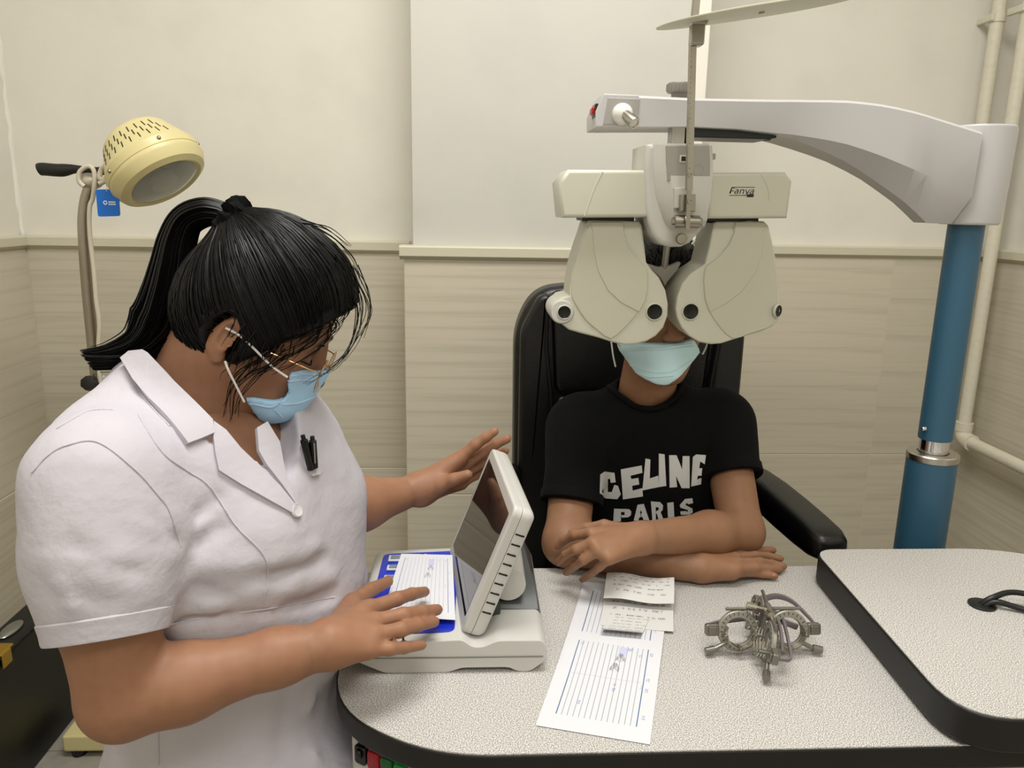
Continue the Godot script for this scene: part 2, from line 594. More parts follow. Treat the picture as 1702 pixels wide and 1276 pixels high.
func build_table():
	var laminate := mat(Color.WHITE, 0.5)
	laminate.albedo_texture = noise_tex(0.22, [[0.28, Color(0.45, 0.43, 0.41)], [0.43, Color(0.71, 0.70, 0.685)], [0.58, Color(0.77, 0.76, 0.75)], [0.74, Color(0.92, 0.91, 0.90)]], 31, 1024, 2)
	laminate.uv1_triplanar = true
	laminate.uv1_world_triplanar = true
	laminate.uv1_scale = Vector3.ONE * 2.4
	var edge := mat(Color(0.055, 0.055, 0.06), 0.5)
	var shell := mat(Color(0.78, 0.77, 0.74), 0.45)
	var t := thing("examination_table", "speckled pale grey examination table with rounded corners and thick black edge", "table", Vector3(0.35, 0, -1.0))
	var outline := round_poly(PackedVector2Array([Vector2(-0.19, -1.203), Vector2(-0.172, -0.835), Vector2(-0.045, -0.748), Vector2(1.05, -0.751), Vector2(1.05, -1.21)]), [0.05, 0.075, 0.07, 0.05, 0.05], 8)
	part("edge_band", level_slab(outline, DESK - 0.036, DESK - 0.0012, 0.004, 0.008), edge, t)
	var mb := MB.new()
	var inner := mb.inset(outline, 0.002)
	inner = PackedVector2Array(outline)
	var ins := PackedVector2Array()
	var cen := Vector2(0.43, -0.98)
	for p in outline:
		ins.append(p + (cen - p).normalized() * 0.0025)
	part("tabletop", level_slab(ins, DESK - 0.002, DESK, 0.0005, 0.0), laminate, t)
	# the housing under the top, with its row of switches along the slanted corner
	var hou := PackedVector2Array([Vector2(-0.15, -1.15), Vector2(-0.148, -0.838), Vector2(-0.04, -0.766), Vector2(0.98, -0.775), Vector2(0.98, -1.15)])
	part("housing", level_slab(round_poly(hou, 0.012), DESK - 0.17, DESK - 0.037, 0.004, 0.004), shell, t)
	part("column", slab(Vector3(0.2, 0.06, -1.08), Vector3(0.56, DESK - 0.17, -0.86), 0.01), shell, t)
	part("foot_plate", slab(Vector3(0.1, 0.0, -1.11), Vector3(0.6, 0.06, -0.8), 0.02), mat(Color(0.2, 0.2, 0.21), 0.5), t)
	var a := Vector3(-0.148, DESK - 0.057, -0.838)
	var b := Vector3(-0.04, DESK - 0.057, -0.766)
	var along := (b - a).normalized()
	var out := along.cross(Vector3.UP).normalized()
	if out.z < 0:
		out = -out
	var rot := Basis(along, Vector3.UP, out)
	var tints := [Color(0.03, 0.03, 0.03), Color(0.45, 0.02, 0.06), Color(0.01, 0.25, 0.09), Color(0.01, 0.3, 0.1), Color(0.01, 0.3, 0.1)]
	var names := ["power_switch", "indicator_button", "indicator_button", "indicator_button", "indicator_button"]
	for i in 5:
		var m := MB.new()
		var at: Vector3 = a + along * (0.02 + 0.0205 * i) + out * 0.002
		var mt := mat(tints[i], 0.2)
		if i > 0:
			mt.emission_enabled = true
			mt.emission = tints[i]
			mt.emission_energy_multiplier = 0.5 if i < 3 else 1.0
		m.box(Vector3(0.0185, 0.026, 0.010), at, 0.0025, rot)
		if i == 0:
			m.box(Vector3(0.010, 0.012, 0.006), at + out * 0.006 + Vector3.UP * 0.004, 0.002, rot)
		elif i > 2:
			m.ellipsoid(at + out * 0.006, Vector3(0.007, 0.007, 0.005), rot)
		part(names[i], m, mt, t)

	# raised tray on the right
	var tr := thing("raised_tray", "raised speckled tabletop with black edge at the right of the table", "table", Vector3(0.85, DESK, -0.95))
	var o2 := round_poly(PackedVector2Array([Vector2(0.57, -1.168), Vector2(0.548, -0.728), Vector2(1.1, -0.725), Vector2(1.1, -1.0), Vector2(0.91, -1.17)]), [0.035, 0.075, 0.04, 0.05, 0.09], 8)
	part("edge_band", level_slab(o2, DESK + 0.003, DESK + 0.0488, 0.004, 0.006), edge, tr)
	ins = PackedVector2Array()
	cen = Vector2(0.83, -0.95)
	for p in o2:
		ins.append(p + (cen - p).normalized() * 0.0025)
	part("tabletop", level_slab(ins, DESK + 0.048, DESK + 0.05, 0.0005, 0.0), laminate, tr)
	part("runner", slab(Vector3(0.62, DESK, -1.12), Vector3(0.64, DESK + 0.004, -0.78)), edge, tr)
	part("runner", slab(Vector3(0.95, DESK, -1.0), Vector3(0.97, DESK + 0.004, -0.78)), edge, tr)
	var black := mat(Color(0.015, 0.015, 0.016), 0.4)
	var gc := on_y(1632, 1006, DESK + 0.05)
	var m := MB.new()
	m.xf = Transform3D(Basis(), gc)
	m.lathe([Vector2(0, 0.0), Vector2(0.0185, 0.0), Vector2(0.0185, 0.0025), Vector2(0.016, 0.004), Vector2(0, 0.004)], 28)
	part("cable_grommet", m, black, tr)
	var cord := thing("power_cord", "black cord looping out of the round grommet on the raised tray", "cord", gc + Vector3(0, 0.004, 0))
	for k in 2:
		m = MB.new()
		var y := DESK + 0.05
		var pts: Array
		if k == 0:
			pts = [gc + Vector3(-0.004, 0.0, 0.0), gc + Vector3(0.012, 0.014, 0.003), gc + Vector3(0.05, 0.020, 0.0), gc + Vector3(0.11, 0.014, 0.03), gc + Vector3(0.2, 0.008, 0.08)]
		else:
			pts = [gc + Vector3(0.0, 0.0, 0.004), gc + Vector3(0.015, 0.010, 0.008), gc + Vector3(0.045, 0.006, 0.022), gc + Vector3(0.10, 0.0045, 0.055), gc + Vector3(0.2, 0.0045, 0.12)]
		m.tube(curve(pts, 8), 0.0042, 10)
		part("cable", m, black, cord)

# ---------------------------------------------------------------- column with the curved arm
func build_stand():
	var paint := mat(Color(0.72, 0.715, 0.72), 0.32)
	var paint_dark := mat(Color(0.60, 0.59, 0.58), 0.38)
	var blue := mat(Color(0.185, 0.35, 0.45), 0.42)
	var chrome := mat(Color(0.85, 0.85, 0.86), 0.14, 1.0)
	var nickel := mat(Color(0.72, 0.70, 0.66), 0.28, 1.0)
	var x := 0.838
	var z := -1.3
	var t := thing("instrument_stand", "blue telescopic column carrying a curved light grey overhead arm", "stand", Vector3(x, 0, z))
	var ycap := on_z(1602, 373, z).y
	var m := MB.new()
	m.xf = Transform3D(Basis(), Vector3(x, 0, z))
	m.lathe([Vector2(0, 0.0), Vector2(0.17, 0.0), Vector2(0.17, 0.03), Vector2(0.15, 0.045), Vector2(0, 0.045)], 40)
	part("base_plate", m, paint_dark, t)
	m = MB.new()
	m.xf = Transform3D(Basis(), Vector3(x, 0, z))
	m.lathe([Vector2(0.0425, 0.045), Vector2(0.0425, 0.945), Vector2(0.0, 0.945)], 40)
	part("lower_tube", m, blue, t)
	m = MB.new()
	m.xf = Transform3D(Basis(), Vector3(x, 0, z))
	m.lathe([Vector2(0.0, 0.9455), Vector2(0.0435, 0.9455), Vector2(0.0438, 0.948), Vector2(0.0438, 0.956), Vector2(0.042, 0.958), Vector2(0.027, 0.958), Vector2(0.0265, 0.955), Vector2(0, 0.955)], 40)
	part("collar", m, nickel, t)
	m = MB.new()
	m.xf = Transform3D(Basis(), Vector3(x, 0, z))
	m.lathe([Vector2(0.0245, 0.945), Vector2(0.0245, 1.0), Vector2(0, 1.0)], 40)
	part("chrome_tube", m, chrome, t)
	m = MB.new()
	m.xf = Transform3D(Basis(), Vector3(x, 0, z))
	m.lathe([Vector2(0.0, 0.983), Vector2(0.0275, 0.983), Vector2(0.0285, 0.985), Vector2(0.0285, ycap + 0.01), Vector2(0, ycap + 0.01)], 40)
	part("upper_tube", m, blue, t)
	m = MB.new()
	m.xf = Transform3D(Basis(Vector3.FORWARD, PI / 2), Vector3(x - 0.028, 1.005, z + 0.012)) * Transform3D(Basis(Vector3.RIGHT, PI), Vector3.ZERO)
	m.lathe([Vector2(0, 0), Vector2(0.004, 0.0), Vector2(0.004, 0.004), Vector2(0.003, 0.006), Vector2(0, 0.006)], 12)
	part("set_screw", m, chrome, t)

	# the cap over the column
	var ytop := on_z(1648, 211, z).y
	m = MB.new()
	m.xf = Transform3D(Basis(), Vector3(x + 0.003, 0, z))
	m.lathe([Vector2(0, ycap), Vector2(0.044, ycap), Vector2(0.047, ycap + 0.004), Vector2(0.0505, ycap + 0.06), Vector2(0.052, ytop - 0.004), Vector2(0.049, ytop), Vector2(0, ytop)], 48)
	part("column_cap", m, paint, t)

	# the arm: a beam whose flanks lean in towards a narrow underside
	var zf := -1.247
	var zb := -1.345
	var st := [[1003, 155.5, 210.5, 211.2], [1058, 158, 210, 210.8], [1150, 162.5, 210, 211], [1230, 164, 214, 215], [1290, 165, 221, 222.5], [1320, 165, 224, 231], [1350, 165.5, 228.5, 241], [1380, 165.7, 233.5, 252],
		[1409, 166.5, 240, 264], [1437, 169, 249, 279], [1465, 172.5, 259, 296], [1492, 177.5, 270, 315], [1520, 184, 282, 335.5], [1540, 189.5, 290.5, 354], [1557, 195, 298, 371], [1600, 208, 318, 373]]
	m = MB.new()
	var rings := []
	for s in st:
		var fin: bool = s[0] == 1600          # the end wraps the cap along a slanting line
		var a := on_z(1634 if fin else s[0], 219 if fin else s[1], zf)
		var b := on_z(1616 if fin else s[0], 326 if fin else s[2], zf)
		var c := on_z(1600 if fin else s[0], s[3], zf)
		var q := 0.004
		var dz := minf((b.y - c.y) * 0.9, 0.03)
		rings.append(PackedVector3Array([Vector3(a.x, a.y, zf - q), Vector3(a.x, a.y, zb + q), Vector3(a.x, a.y - q, zb), Vector3(b.x, b.y, zb), Vector3(c.x, c.y, zb + dz), Vector3(c.x, c.y, zf - dz), Vector3(b.x, b.y, zf), Vector3(a.x, a.y - q, zf)]))
	m.loft(rings)
	part("arm", m, paint, t, 34)
	# tip of the arm
	var tip := trace([990, 211, 990, 185, 1003, 155.5, 1062, 158, 1062, 211], 0, 0, 1, zf)
	m = MB.new()
	m.extrude(tip, zb - 0.001, zf + 0.001, 0.002, 0.002)
	part("arm_tip", m, paint, t)
	var pan := trace([1002, 207, 1010, 163, 1063, 165, 1059, 208], 0, 0, 1, zf)
	m = MB.new()
	m.extrude(pan, zf - 0.002, zf + 0.0025, 0.0008)
	part("tip_panel", m, paint_dark, t)
	var rb := on_z(989, 185, zf - 0.02)
	part("rocker_switch", slab(rb - Vector3(0.007, 0.006, 0.012), rb + Vector3(0.006, 0.006, 0.012), 0.002), mat(Color(0.65, 0.03, 0.03), 0.3), t)
	part("switch_bezel", slab(rb - Vector3(0.0025, 0.011, 0.016), rb + Vector3(0.008, 0.010, 0.016), 0.001), mat(Color(0.03, 0.03, 0.03), 0.4), t)
	# ball joint with its small lever
	var bj := on_z(1034, 190, zf)
	m = MB.new()
	m.ellipsoid(bj + Vector3(0, 0, 0.002), Vector3(0.0165, 0.0165, 0.016), Basis(), 24, 14)
	part("ball_joint", m, mat(Color(0.86, 0.85, 0.83), 0.3), t)
	m = MB.new()
	var e := bj + Vector3(0.0125, -0.0145, 0.03)
	m.xf = aim(bj + Vector3(0.003, -0.002, 0.012), e)
	m.lathe([Vector2(0, 0), Vector2(0.008, 0), Vector2(0.008, 0.012), Vector2(0.0095, 0.013), Vector2(0.0095, 0.026), Vector2(0.0085, 0.0275), Vector2(0.0068, 0.0275), Vector2(0.0062, 0.026), Vector2(0, 0.026)], 24)
	part("lever", m, nickel, t)
	# clamping wheel on top, post and strip below
	var kn := on_z(1129, 160, -1.3)
	m = MB.new()
	m.xf = Transform3D(Basis(), Vector3(kn.x, kn.y - 0.004, -1.3))
	var pf := [Vector2(0, 0), Vector2(0.013, 0), Vector2(0.013, 0.008), Vector2(0.0195, 0.009), Vector2(0.0205, 0.011), Vector2(0.0205, 0.022), Vector2(0.019, 0.024), Vector2(0, 0.0245)]
	m.lathe(pf, 32)
	for i in 20:
		var a := TAU * i / 20
		m.box(Vector3(0.002, 0.011, 0.002), Vector3(cos(a) * 0.0207, 0.0165, sin(a) * 0.0207), 0.0006, Basis(Vector3.UP, -a))
	part("clamp_wheel", m, mat(Color(0.50, 0.48, 0.45), 0.4), t)
	var po := on_z(1124, 211, -1.27)
	var pe := on_z(1124, 240, -1.27)
	part("hanger_post", slab(Vector3(po.x - 0.0105, pe.y - 0.01, -1.282), Vector3(po.x + 0.0105, po.y + 0.005, -1.252), 0.002), mat(Color(0.66, 0.65, 0.63), 0.3, 0.5), t)
	var strip := trace([1150, 206, 1291, 219, 1291, 229, 1278, 231.5, 1150, 228], 0, 0, 1, -1.262)
	m = MB.new()
	m.extrude(strip, -1.335, -1.262, 0.002, 0.002)
	m.box(Vector3(0.008, 0.004, 0.02), on_z(1274, 232, -1.28), 0.001)
	part("under_strip", m, mat(Color(0.11, 0.145, 0.15), 0.35), t)
	m = MB.new()
	m.ellipsoid(on_z(1141, 224, -1.27), Vector3(0.008, 0.014, 0.01))
	part("cable_plug", m, mat(Color(0.02, 0.02, 0.02), 0.3), t)

# ---------------------------------------------------------------- phoropter
func ring_eye(at: Vector3, r: float, parent: Node, white: Material, dark: Material, nrm := Vector3(0, 0, 1)):
	var m := MB.new()
	m.xf = aim(at, at + nrm)
	m.lathe([Vector2(r * 0.94, 0.003), Vector2(r * 0.96, 0.0036), Vector2(r * 1.03, 0.0036), Vector2(r * 1.08, 0.002), Vector2(r * 1.1, 0.0)].map(func(q): return q) , 32)
	var e := part("eyepiece", m, white, parent)
	m = MB.new()
	m.xf = aim(at, at + nrm)
	m.lathe([Vector2(0, 0.001), Vector2(r * 0.96, 0.001), Vector2(r * 0.96, 0.003), Vector2(r * 0.68, 0.0015), Vector2(0, 0.0018)], 32)
	var l := obj("lens", m.mesh(30), dark, e)

func build_phoropter():
	var shell_m := mat(Color(0.775, 0.77, 0.71), 0.42)
	var plate_m := mat(Color(0.75, 0.742, 0.672), 0.45)
	var body_m := mat(Color(0.77, 0.765, 0.74), 0.35)
	var grey_m := mat(Color(0.62, 0.61, 0.585), 0.4)
	var steel := mat(Color(0.66, 0.64, 0.60), 0.3, 1.0)
	var dark := mat(Color(0.012, 0.012, 0.014), 0.08)
	var white := mat(Color(0.86, 0.86, 0.82), 0.35)
	var c0 := on_z(1115, 400, -1.2)
	var t := thing("phoropter", "cream phoropter head with two lens shells hanging from the arm", "phoropter", c0)
	var ox := 880.0
	var oy := 220.0
	var s := 3.543
	var zf := -1.19
	var zb := -1.275
	# lens shells
	var left := trace([350, 518, 560, 520, 648, 524, 664, 545, 690, 765, 720, 808, 765, 855, 803, 930, 818, 1010, 815, 1080, 790, 1150, 745, 1200, 690, 1232, 620, 1250, 560, 1251, 490, 1237, 400, 1208, 300, 1183, 232, 1163,
		185, 1125, 152, 1090, 140, 1050, 150, 1005, 185, 975, 236, 962, 240, 900, 252, 820, 272, 740, 297, 660, 322, 590, 338, 535], ox, oy, s, zf)
	var right := trace([1085, 535, 1105, 524, 1385, 524, 1410, 550, 1440, 680, 1468, 820, 1478, 960, 1480, 1050, 1468, 1105, 1435, 1145, 1370, 1172, 1290, 1195, 1200, 1222, 1130, 1244, 1070, 1249, 1000, 1236, 940, 1200, 895, 1150, 870, 1090, 862, 1040, 870, 970,
		900, 890, 950, 830, 1010, 792, 1035, 772, 1060, 670], ox, oy, s, zf)
	var pa := [trace([352, 540, 318, 620, 285, 710, 262, 800, 245, 945, 275, 1020, 330, 1105, 400, 1165, 478, 1216, 560, 1150, 640, 1058, 680, 990, 697, 900, 690, 797, 620, 735, 575, 660, 555, 590, 550, 528, 450, 526, 362, 526], ox, oy, s, zf),
		trace([1212, 528, 1202, 590, 1175, 655, 1115, 730, 1036, 790, 1024, 870, 1032, 980, 1062, 1060, 1120, 1148, 1197, 1214, 1290, 1186, 1400, 1150, 1440, 1110, 1458, 1000, 1455, 860, 1435, 730, 1408, 600, 1385, 530], ox, oy, s, zf)]
	var pb := [trace([550, 528, 555, 590, 575, 660, 620, 735, 690, 797, 697, 900, 680, 990, 642, 1056, 540, 1003, 460, 930, 402, 815, 378, 700, 366, 560, 364, 528], ox, oy, s, zf),
		trace([1212, 528, 1202, 590, 1175, 655, 1115, 730, 1036, 790, 1024, 870, 1032, 980, 1060, 1058, 1160, 1003, 1250, 935, 1335, 815, 1368, 700, 1380, 560, 1382, 530], ox, oy, s, zf)]
	for i in 2:
		var m := MB.new()
		m.extrude([left, right][i], zb, zf, 0.0035, 0.004)
		var o := part("lens_shell", m, shell_m, t, 50)
		m = MB.new()
		m.extrude(smooth_closed(pa[i], 2), zf - 0.001, zf + 0.0022, 0.0018)
		var pl := part("face_plate", m, plate_m, o)
		pl.position = Vector3.ZERO
		m = MB.new()
		m.extrude(pb[i], zf - 0.001, zf + 0.0036, 0.0014)
		pl = part("face_plate", m, plate_m, o)
		pl.position = Vector3.ZERO
		var ey: Vector3 = on_z(ox + [735, 947][i] / s, oy + [1055, 1053][i] / s, zf)
		ring_eye(ey, 0.0128, t, shell_m, dark)
		# scale marks around the eyepiece
		m = MB.new()
		for k in 7:
			var a := -PI * 0.72 + k * PI * 0.13
			m.box(Vector3(0.0022, 0.0007, 0.0006), ey + Vector3(cos(a), sin(a), 0) * 0.0165 + Vector3(0, 0, 0.0002), 0.0, Basis(Vector3.BACK, a))
		part("scale_marks", m, white, t)
	var lobe := on_z(ox + 203 / s, oy + 1056 / s, zf)
	var mm := MB.new()
	mm.xf = Transform3D(Basis(Vector3.RIGHT, PI / 2), Vector3(lobe.x - 0.003, lobe.y, zb + 0.01))
	mm.lathe([Vector2(0, 0), Vector2(0.019, 0.0), Vector2(0.019, 0.076), Vector2(0.017, 0.0785), Vector2(0, 0.0785)], 32)
	part("side_lobe", mm, body_m, t)
	ring_eye(Vector3(lobe.x, lobe.y, zf + 0.003), 0.0105, t, body_m, dark)
	var sr := on_z(ox + 1452 / s, oy + 1050 / s, zf)
	ring_eye(Vector3(sr.x + 0.001, sr.y, zf + 0.001), 0.0098, t, shell_m, dark, Vector3(0.75, 0, 1))

	# cross bars
	var zc := -1.165
	var bl := trace([170, 292, 228, 218, 740, 222, 740, 500, 190, 503], ox, oy, s, zc)
	var br := trace([1050, 236, 1512, 234, 1550, 290, 1522, 505, 1050, 508], ox, oy, s, zc)
	for i in 2:
		var m := MB.new()
		m.extrude([bl, br][i], -1.262, zc, 0.006, 0.006)
		part("cross_bar", m, shell_m, t, 50)
		var dk := trace([312, 500, 618, 500, 618, 521, 312, 521] if i == 0 else [1055, 500, 1350, 500, 1350, 524, 1055, 524], ox, oy, s, zf - 0.004)
		m = MB.new()
		m.extrude(dk, zb + 0.01, zf - 0.004, 0.001)
		part("slide_rail", m, mat(Color(0.12, 0.11, 0.10), 0.5), t)
		# the curved crease moulded into the bar
		m = MB.new()
		var cr: Array = [[430, 232], [400, 290], [370, 360], [345, 430], [325, 492]] if i == 0 else [[1365, 250], [1390, 290], [1408, 340], [1415, 400]]
		var pts := []
		for q in cr:
			pts.append(on_z(ox + q[0] / s, oy + q[1] / s, zc) + Vector3(0, 0, -0.0004))
		m.tube(curve(pts, 4), 0.0013, 6)
		part("crease", m, shell_m, t)

	# middle body: a broad back shell and a narrow keel in front
	var z3 := 4.254
	var bk := trace([398, 512, 450, 500, 850, 502, 872, 560, 880, 700, 850, 940, 822, 1085, 770, 1145, 715, 1205, 650, 1236, 570, 1238, 500, 1214, 445, 1150, 415, 1060, 395, 960, 388, 700], 980, 120, z3, -1.16)
	var m := MB.new()
	m.extrude(bk, -1.262, -1.16, 0.008, 0.006)
	part("middle_body", m, body_m, t, 60)
	var hs := trace([362, 690, 372, 570, 400, 520, 440, 505, 470, 505, 470, 690], 980, 120, z3, -1.19)
	m = MB.new()
	m.extrude(hs, -1.26, -1.175, 0.004, 0.004)
	part("rear_housing", m, grey_m, t)
	# keel: rings from the top to the bottom, x from left to right flank and how far it stands out
	var kr := [[507, 452, 858, 520, 840, 0.0], [516, 450, 866, 540, 840, 0.012], [640, 450, 872, 540, 845, 0.016], [690, 452, 874, 545, 845, 0.02], [775, 458, 868, 550, 835, 0.022], [880, 470, 850, 560, 820, 0.024], [960, 495, 838, 562, 806, 0.024], [1040, 522, 826, 565, 800, 0.021], [1080, 545, 816, 572, 790, 0.014], [1098, 560, 808, 580, 780, 0.002]]
	m = MB.new()
	var rings := []
	for r in kr:
		var a := on_z(980 + r[1] / z3, 120 + r[0] / z3, -1.16)
		var b := on_z(980 + r[2] / z3, 120 + r[0] / z3, -1.16)
		var a2 := on_z(980 + r[3] / z3, 120 + r[0] / z3, -1.16)
		var b2 := on_z(980 + r[4] / z3, 120 + r[0] / z3, -1.16)
		var zz: float = -1.159 + r[5]
		rings.append(PackedVector3Array([Vector3(a.x, a.y, -1.18), Vector3(a.x, a.y, -1.159), Vector3(a2.x, a.y, zz), Vector3(b2.x, a.y, zz), Vector3(b.x, a.y, -1.159), Vector3(b.x, a.y, -1.18)]))
	m.loft(rings)
	part("keel", m, body_m, t, 20)
	var up := trace([541, 522, 838, 522, 843, 640, 843, 768, 545, 768, 540, 640], 980, 120, z3, -1.145)
	m = MB.new()
	m.extrude(up, -1.16, -1.138, 0.001)
	part("upper_panel", m, grey_m, t)
	# little window, round mark, lower knob
	var wq := on_z(980 + 663 / z3, 120 + 612 / z3, -1.138)
	part("indicator_frame", slab(wq - Vector3(0.0055, 0.005, 0.002), wq + Vector3(0.0055, 0.005, 0.002), 0.0006), white, t)
	part("indicator_window", slab(wq - Vector3(0.0034, 0.0032, 0.0026), wq + Vector3(0.0034, 0.0032, 0.0026)), dark, t)
	wq = on_z(980 + 770 / z3, 120 + 690 / z3, -1.138)
	m = MB.new()
	m.xf = Transform3D(Basis(), wq)
	m.torus(0.0078, 0.0006, 28, 6)
	part("round_mark", m, grey_m, t)
	wq = on_z(980 + 645 / z3, 120 + 1178 / z3, -1.16)
	m = MB.new()
	m.xf = Transform3D(Basis(Vector3.RIGHT, PI / 2), wq - Vector3(0, 0, 0.002))
	m.lathe([Vector2(0, 0), Vector2(0.0082, 0), Vector2(0.0082, 0.007), Vector2(0.0072, 0.009), Vector2(0, 0.0095)], 24)
	part("release_knob", m, steel, t)
	wq = on_z(980 + 876 / z3, 120 + 596 / z3, -1.19)
	part("side_catch", slab(wq - Vector3(0.003, 0.0045, 0.004), wq + Vector3(0.0025, 0.0045, 0.004), 0.001), grey_m, t)

	# bracket for the reading rod
	m = MB.new()
	var bq := trace([598, 820, 640, 812, 735, 815, 745, 965, 600, 962], 980, 120, z3, -1.13)
	m.extrude(bq, -1.15, -1.128, 0.002)
	part("bracket_plate", m, body_m, t)
	m = MB.new()
	var ay := on_z(980 + 640 / z3, 120 + 1055 / z3, -1.122)
	m.tube(PackedVector3Array([ay + Vector3(-0.0085, 0, 0), ay + Vector3(0.0275, 0, 0)]), 0.009, 20)
	m.tube(PackedVector3Array([ay + Vector3(-0.0125, 0, 0), ay + Vector3(0.032, 0, 0)]), 0.0055, 6)
	var tq := trace([645, 865, 692, 860, 750, 865, 748, 985, 640, 985], 980, 120, z3, -1.118)
	m.extrude(tq, -1.135, -1.116, 0.0015)
	part("hinge", m, steel, t)
	# the rod itself: a flat graduated bar leaning slightly
	var r0 := on_z(980 + 690 / z3, 120 + 1112 / z3, -1.107)
	var r1 := on_z(980 + 712 / z3, 120 + 680 / z3, -1.107)
	var r2 := on_z(1151.5, 60, -1.105)
	var r3 := on_z(1163, -60, -1.102)
	m = MB.new()
	m.tube(PackedVector3Array([r0, r1]), 0.0042, 4, true, 1.0, Vector3(1, 0, 1).normalized())
	part("rod_foot", m, steel, t, 20)
	m = MB.new()
	m.tube(PackedVector3Array([r1 - Vector3(0, 0.03, 0), r2, r3]), 0.0062, 4, true, 0.75, Vector3(1, 0, 1).normalized())
	var rod := part("reading_rod", m, steel, t, 20)
	m = MB.new()
	for i in 26:
		var p := r1.lerp(r2, i / 26.0)
		m.box(Vector3(0.0012 if i % 5 else 0.0025, 0.0004, 0.0003), p + Vector3(-0.0028, 0, 0.0046))
	var gm := part("graduation", m, mat(Color(0.1, 0.1, 0.1), 0.6), rod)
	gm.position = Vector3.ZERO
	for q in [[712, 725], [710, 912]]:
		var sq := on_z(980 + q[0] / z3, 120 + q[1] / z3, -1.1)
		m = MB.new()
		m.xf = Transform3D(Basis(Vector3.RIGHT, PI / 2), sq - Vector3(0, 0, 0.006))
		m.lathe([Vector2(0, 0), Vector2(0.0032, 0), Vector2(0.0032, 0.006), Vector2(0.0018, 0.006), Vector2(0.0015, 0.0045), Vector2(0, 0.0045)], 12)
		part("screw", m, steel, t)
	var sl := on_z(1160, 48, -1.103)
	m = MB.new()
	m.box(Vector3(0.018, 0.036, 0.018), sl + Vector3(-0.001, -0.004, 0), 0.002)
	m.box(Vector3(0.024, 0.01, 0.022), sl + Vector3(-0.002, 0.008, 0.004), 0.002)
	part("card_slider", m, steel, t)
	# forehead rest seen between the shells
	var clear := mat(Color(0.72, 0.70, 0.68), 0.2)
	m = MB.new()
	var f0 := on_z(ox + 812 / s, oy + 670 / s, -1.235)
	var f1 := on_z(ox + 795 / s, oy + 800 / s, -1.255)
	m.tube(PackedVector3Array([f0 + Vector3(0, 0.01, 0), f1]), 0.0052, 14)
	part("rest_rod", m, mat(Color(0.75, 0.74, 0.72), 0.25, 0.6), t)
	m = MB.new()
	var rest := trace([690, 770, 760, 792, 830, 785, 885, 762, 893, 772, 870, 815, 840, 850, 815, 880, 800, 908, 785, 880, 765, 850, 700, 795], ox, oy, s, -1.25)
	m.extrude(rest, -1.264, -1.25, 0.002, 0.001)
	part("forehead_rest", m, clear, t)

	# maker's name on the right bar
	var ink := mat(Color(0.03, 0.025, 0.02), 0.5)
	var font := SystemFont.new()
	font.font_names = PackedStringArray(["Droid Sans"])
	var tm := TextMesh.new()
	tm.text = "Fanya"
	tm.font = font
	tm.font_size = 64
	tm.pixel_size = 0.000185
	tm.depth = 0.0004
	var l := obj("maker_name", tm, ink, t)
	var lp := on_z(ox + 1253 / s, oy + 345 / s, zc)
	l.transform = Transform3D(Basis(Vector3(1.22, 0, 0), Vector3(0.22, 1, 0), Vector3(0, 0, 1)), Vector3(lp.x, lp.y, zc + 0.0002) - c0)
	m = MB.new()
	for q in [[1192, 323, 1328, 323], [1176, 371, 1272, 371], [1272, 371, 1290, 352], [1178, 358, 1192, 323]]:
		var a := on_z(ox + q[0] / s, oy + q[1] / s, zc)
		var b := on_z(ox + q[2] / s, oy + q[3] / s, zc)
		m.tube(PackedVector3Array([a, b]), 0.0005, 4)
	var tgp := trace([1282, 364, 1322, 364, 1318, 381, 1278, 381], ox, oy, s, zc)
	m.extrude(tgp, zc - 0.001, zc + 0.0005)
	part("maker_mark", m, ink, t)

	# near-vision card clipped to the rod
	var cc := on_z(1262, 17, -1.09)
	var card := thing("near_vision_card", "large thin off-white reading card seen edge-on at the top of the rod", "card", cc)
	m = MB.new()
	var xax := (on_z(1430, -6, -1.10) - on_z(1102, 42, -1.075))
	var half := xax.length() / 2
	xax = xax.normalized()
	var view := (cc - CAM_AT).normalized()
	var nrm := xax.cross(view).normalized()
	if nrm.y < 0:
		nrm = -nrm
	nrm = nrm.rotated(xax, deg_to_rad(-4.5))
	m.xf = Transform3D(Basis(xax, nrm, xax.cross(nrm)), on_z(1266, 18, -1.0875))
	var pr := PackedVector2Array()
	for i in 48:
		var a := TAU * i / 48
		pr.append(Vector2(half * signf(cos(a)) * pow(absf(cos(a)), 0.8), 0.10 * signf(sin(a)) * pow(absf(sin(a)), 0.8)))
	var keep := m.xf
	m.xf = keep * Transform3D(Basis(Vector3.RIGHT, -PI / 2), Vector3.ZERO)
	m.extrude(pr, -0.001, 0.001, 0.0004, 0.0004)
	part("board", m, mat(Color(0.83, 0.82, 0.74), 0.5), card)
	m = MB.new()
	m.xf = keep
	m.lathe([Vector2(0.004, -0.003), Vector2(0.004, 0.003), Vector2(0, 0.003)], 12)
	part("rivet", m, steel, card)

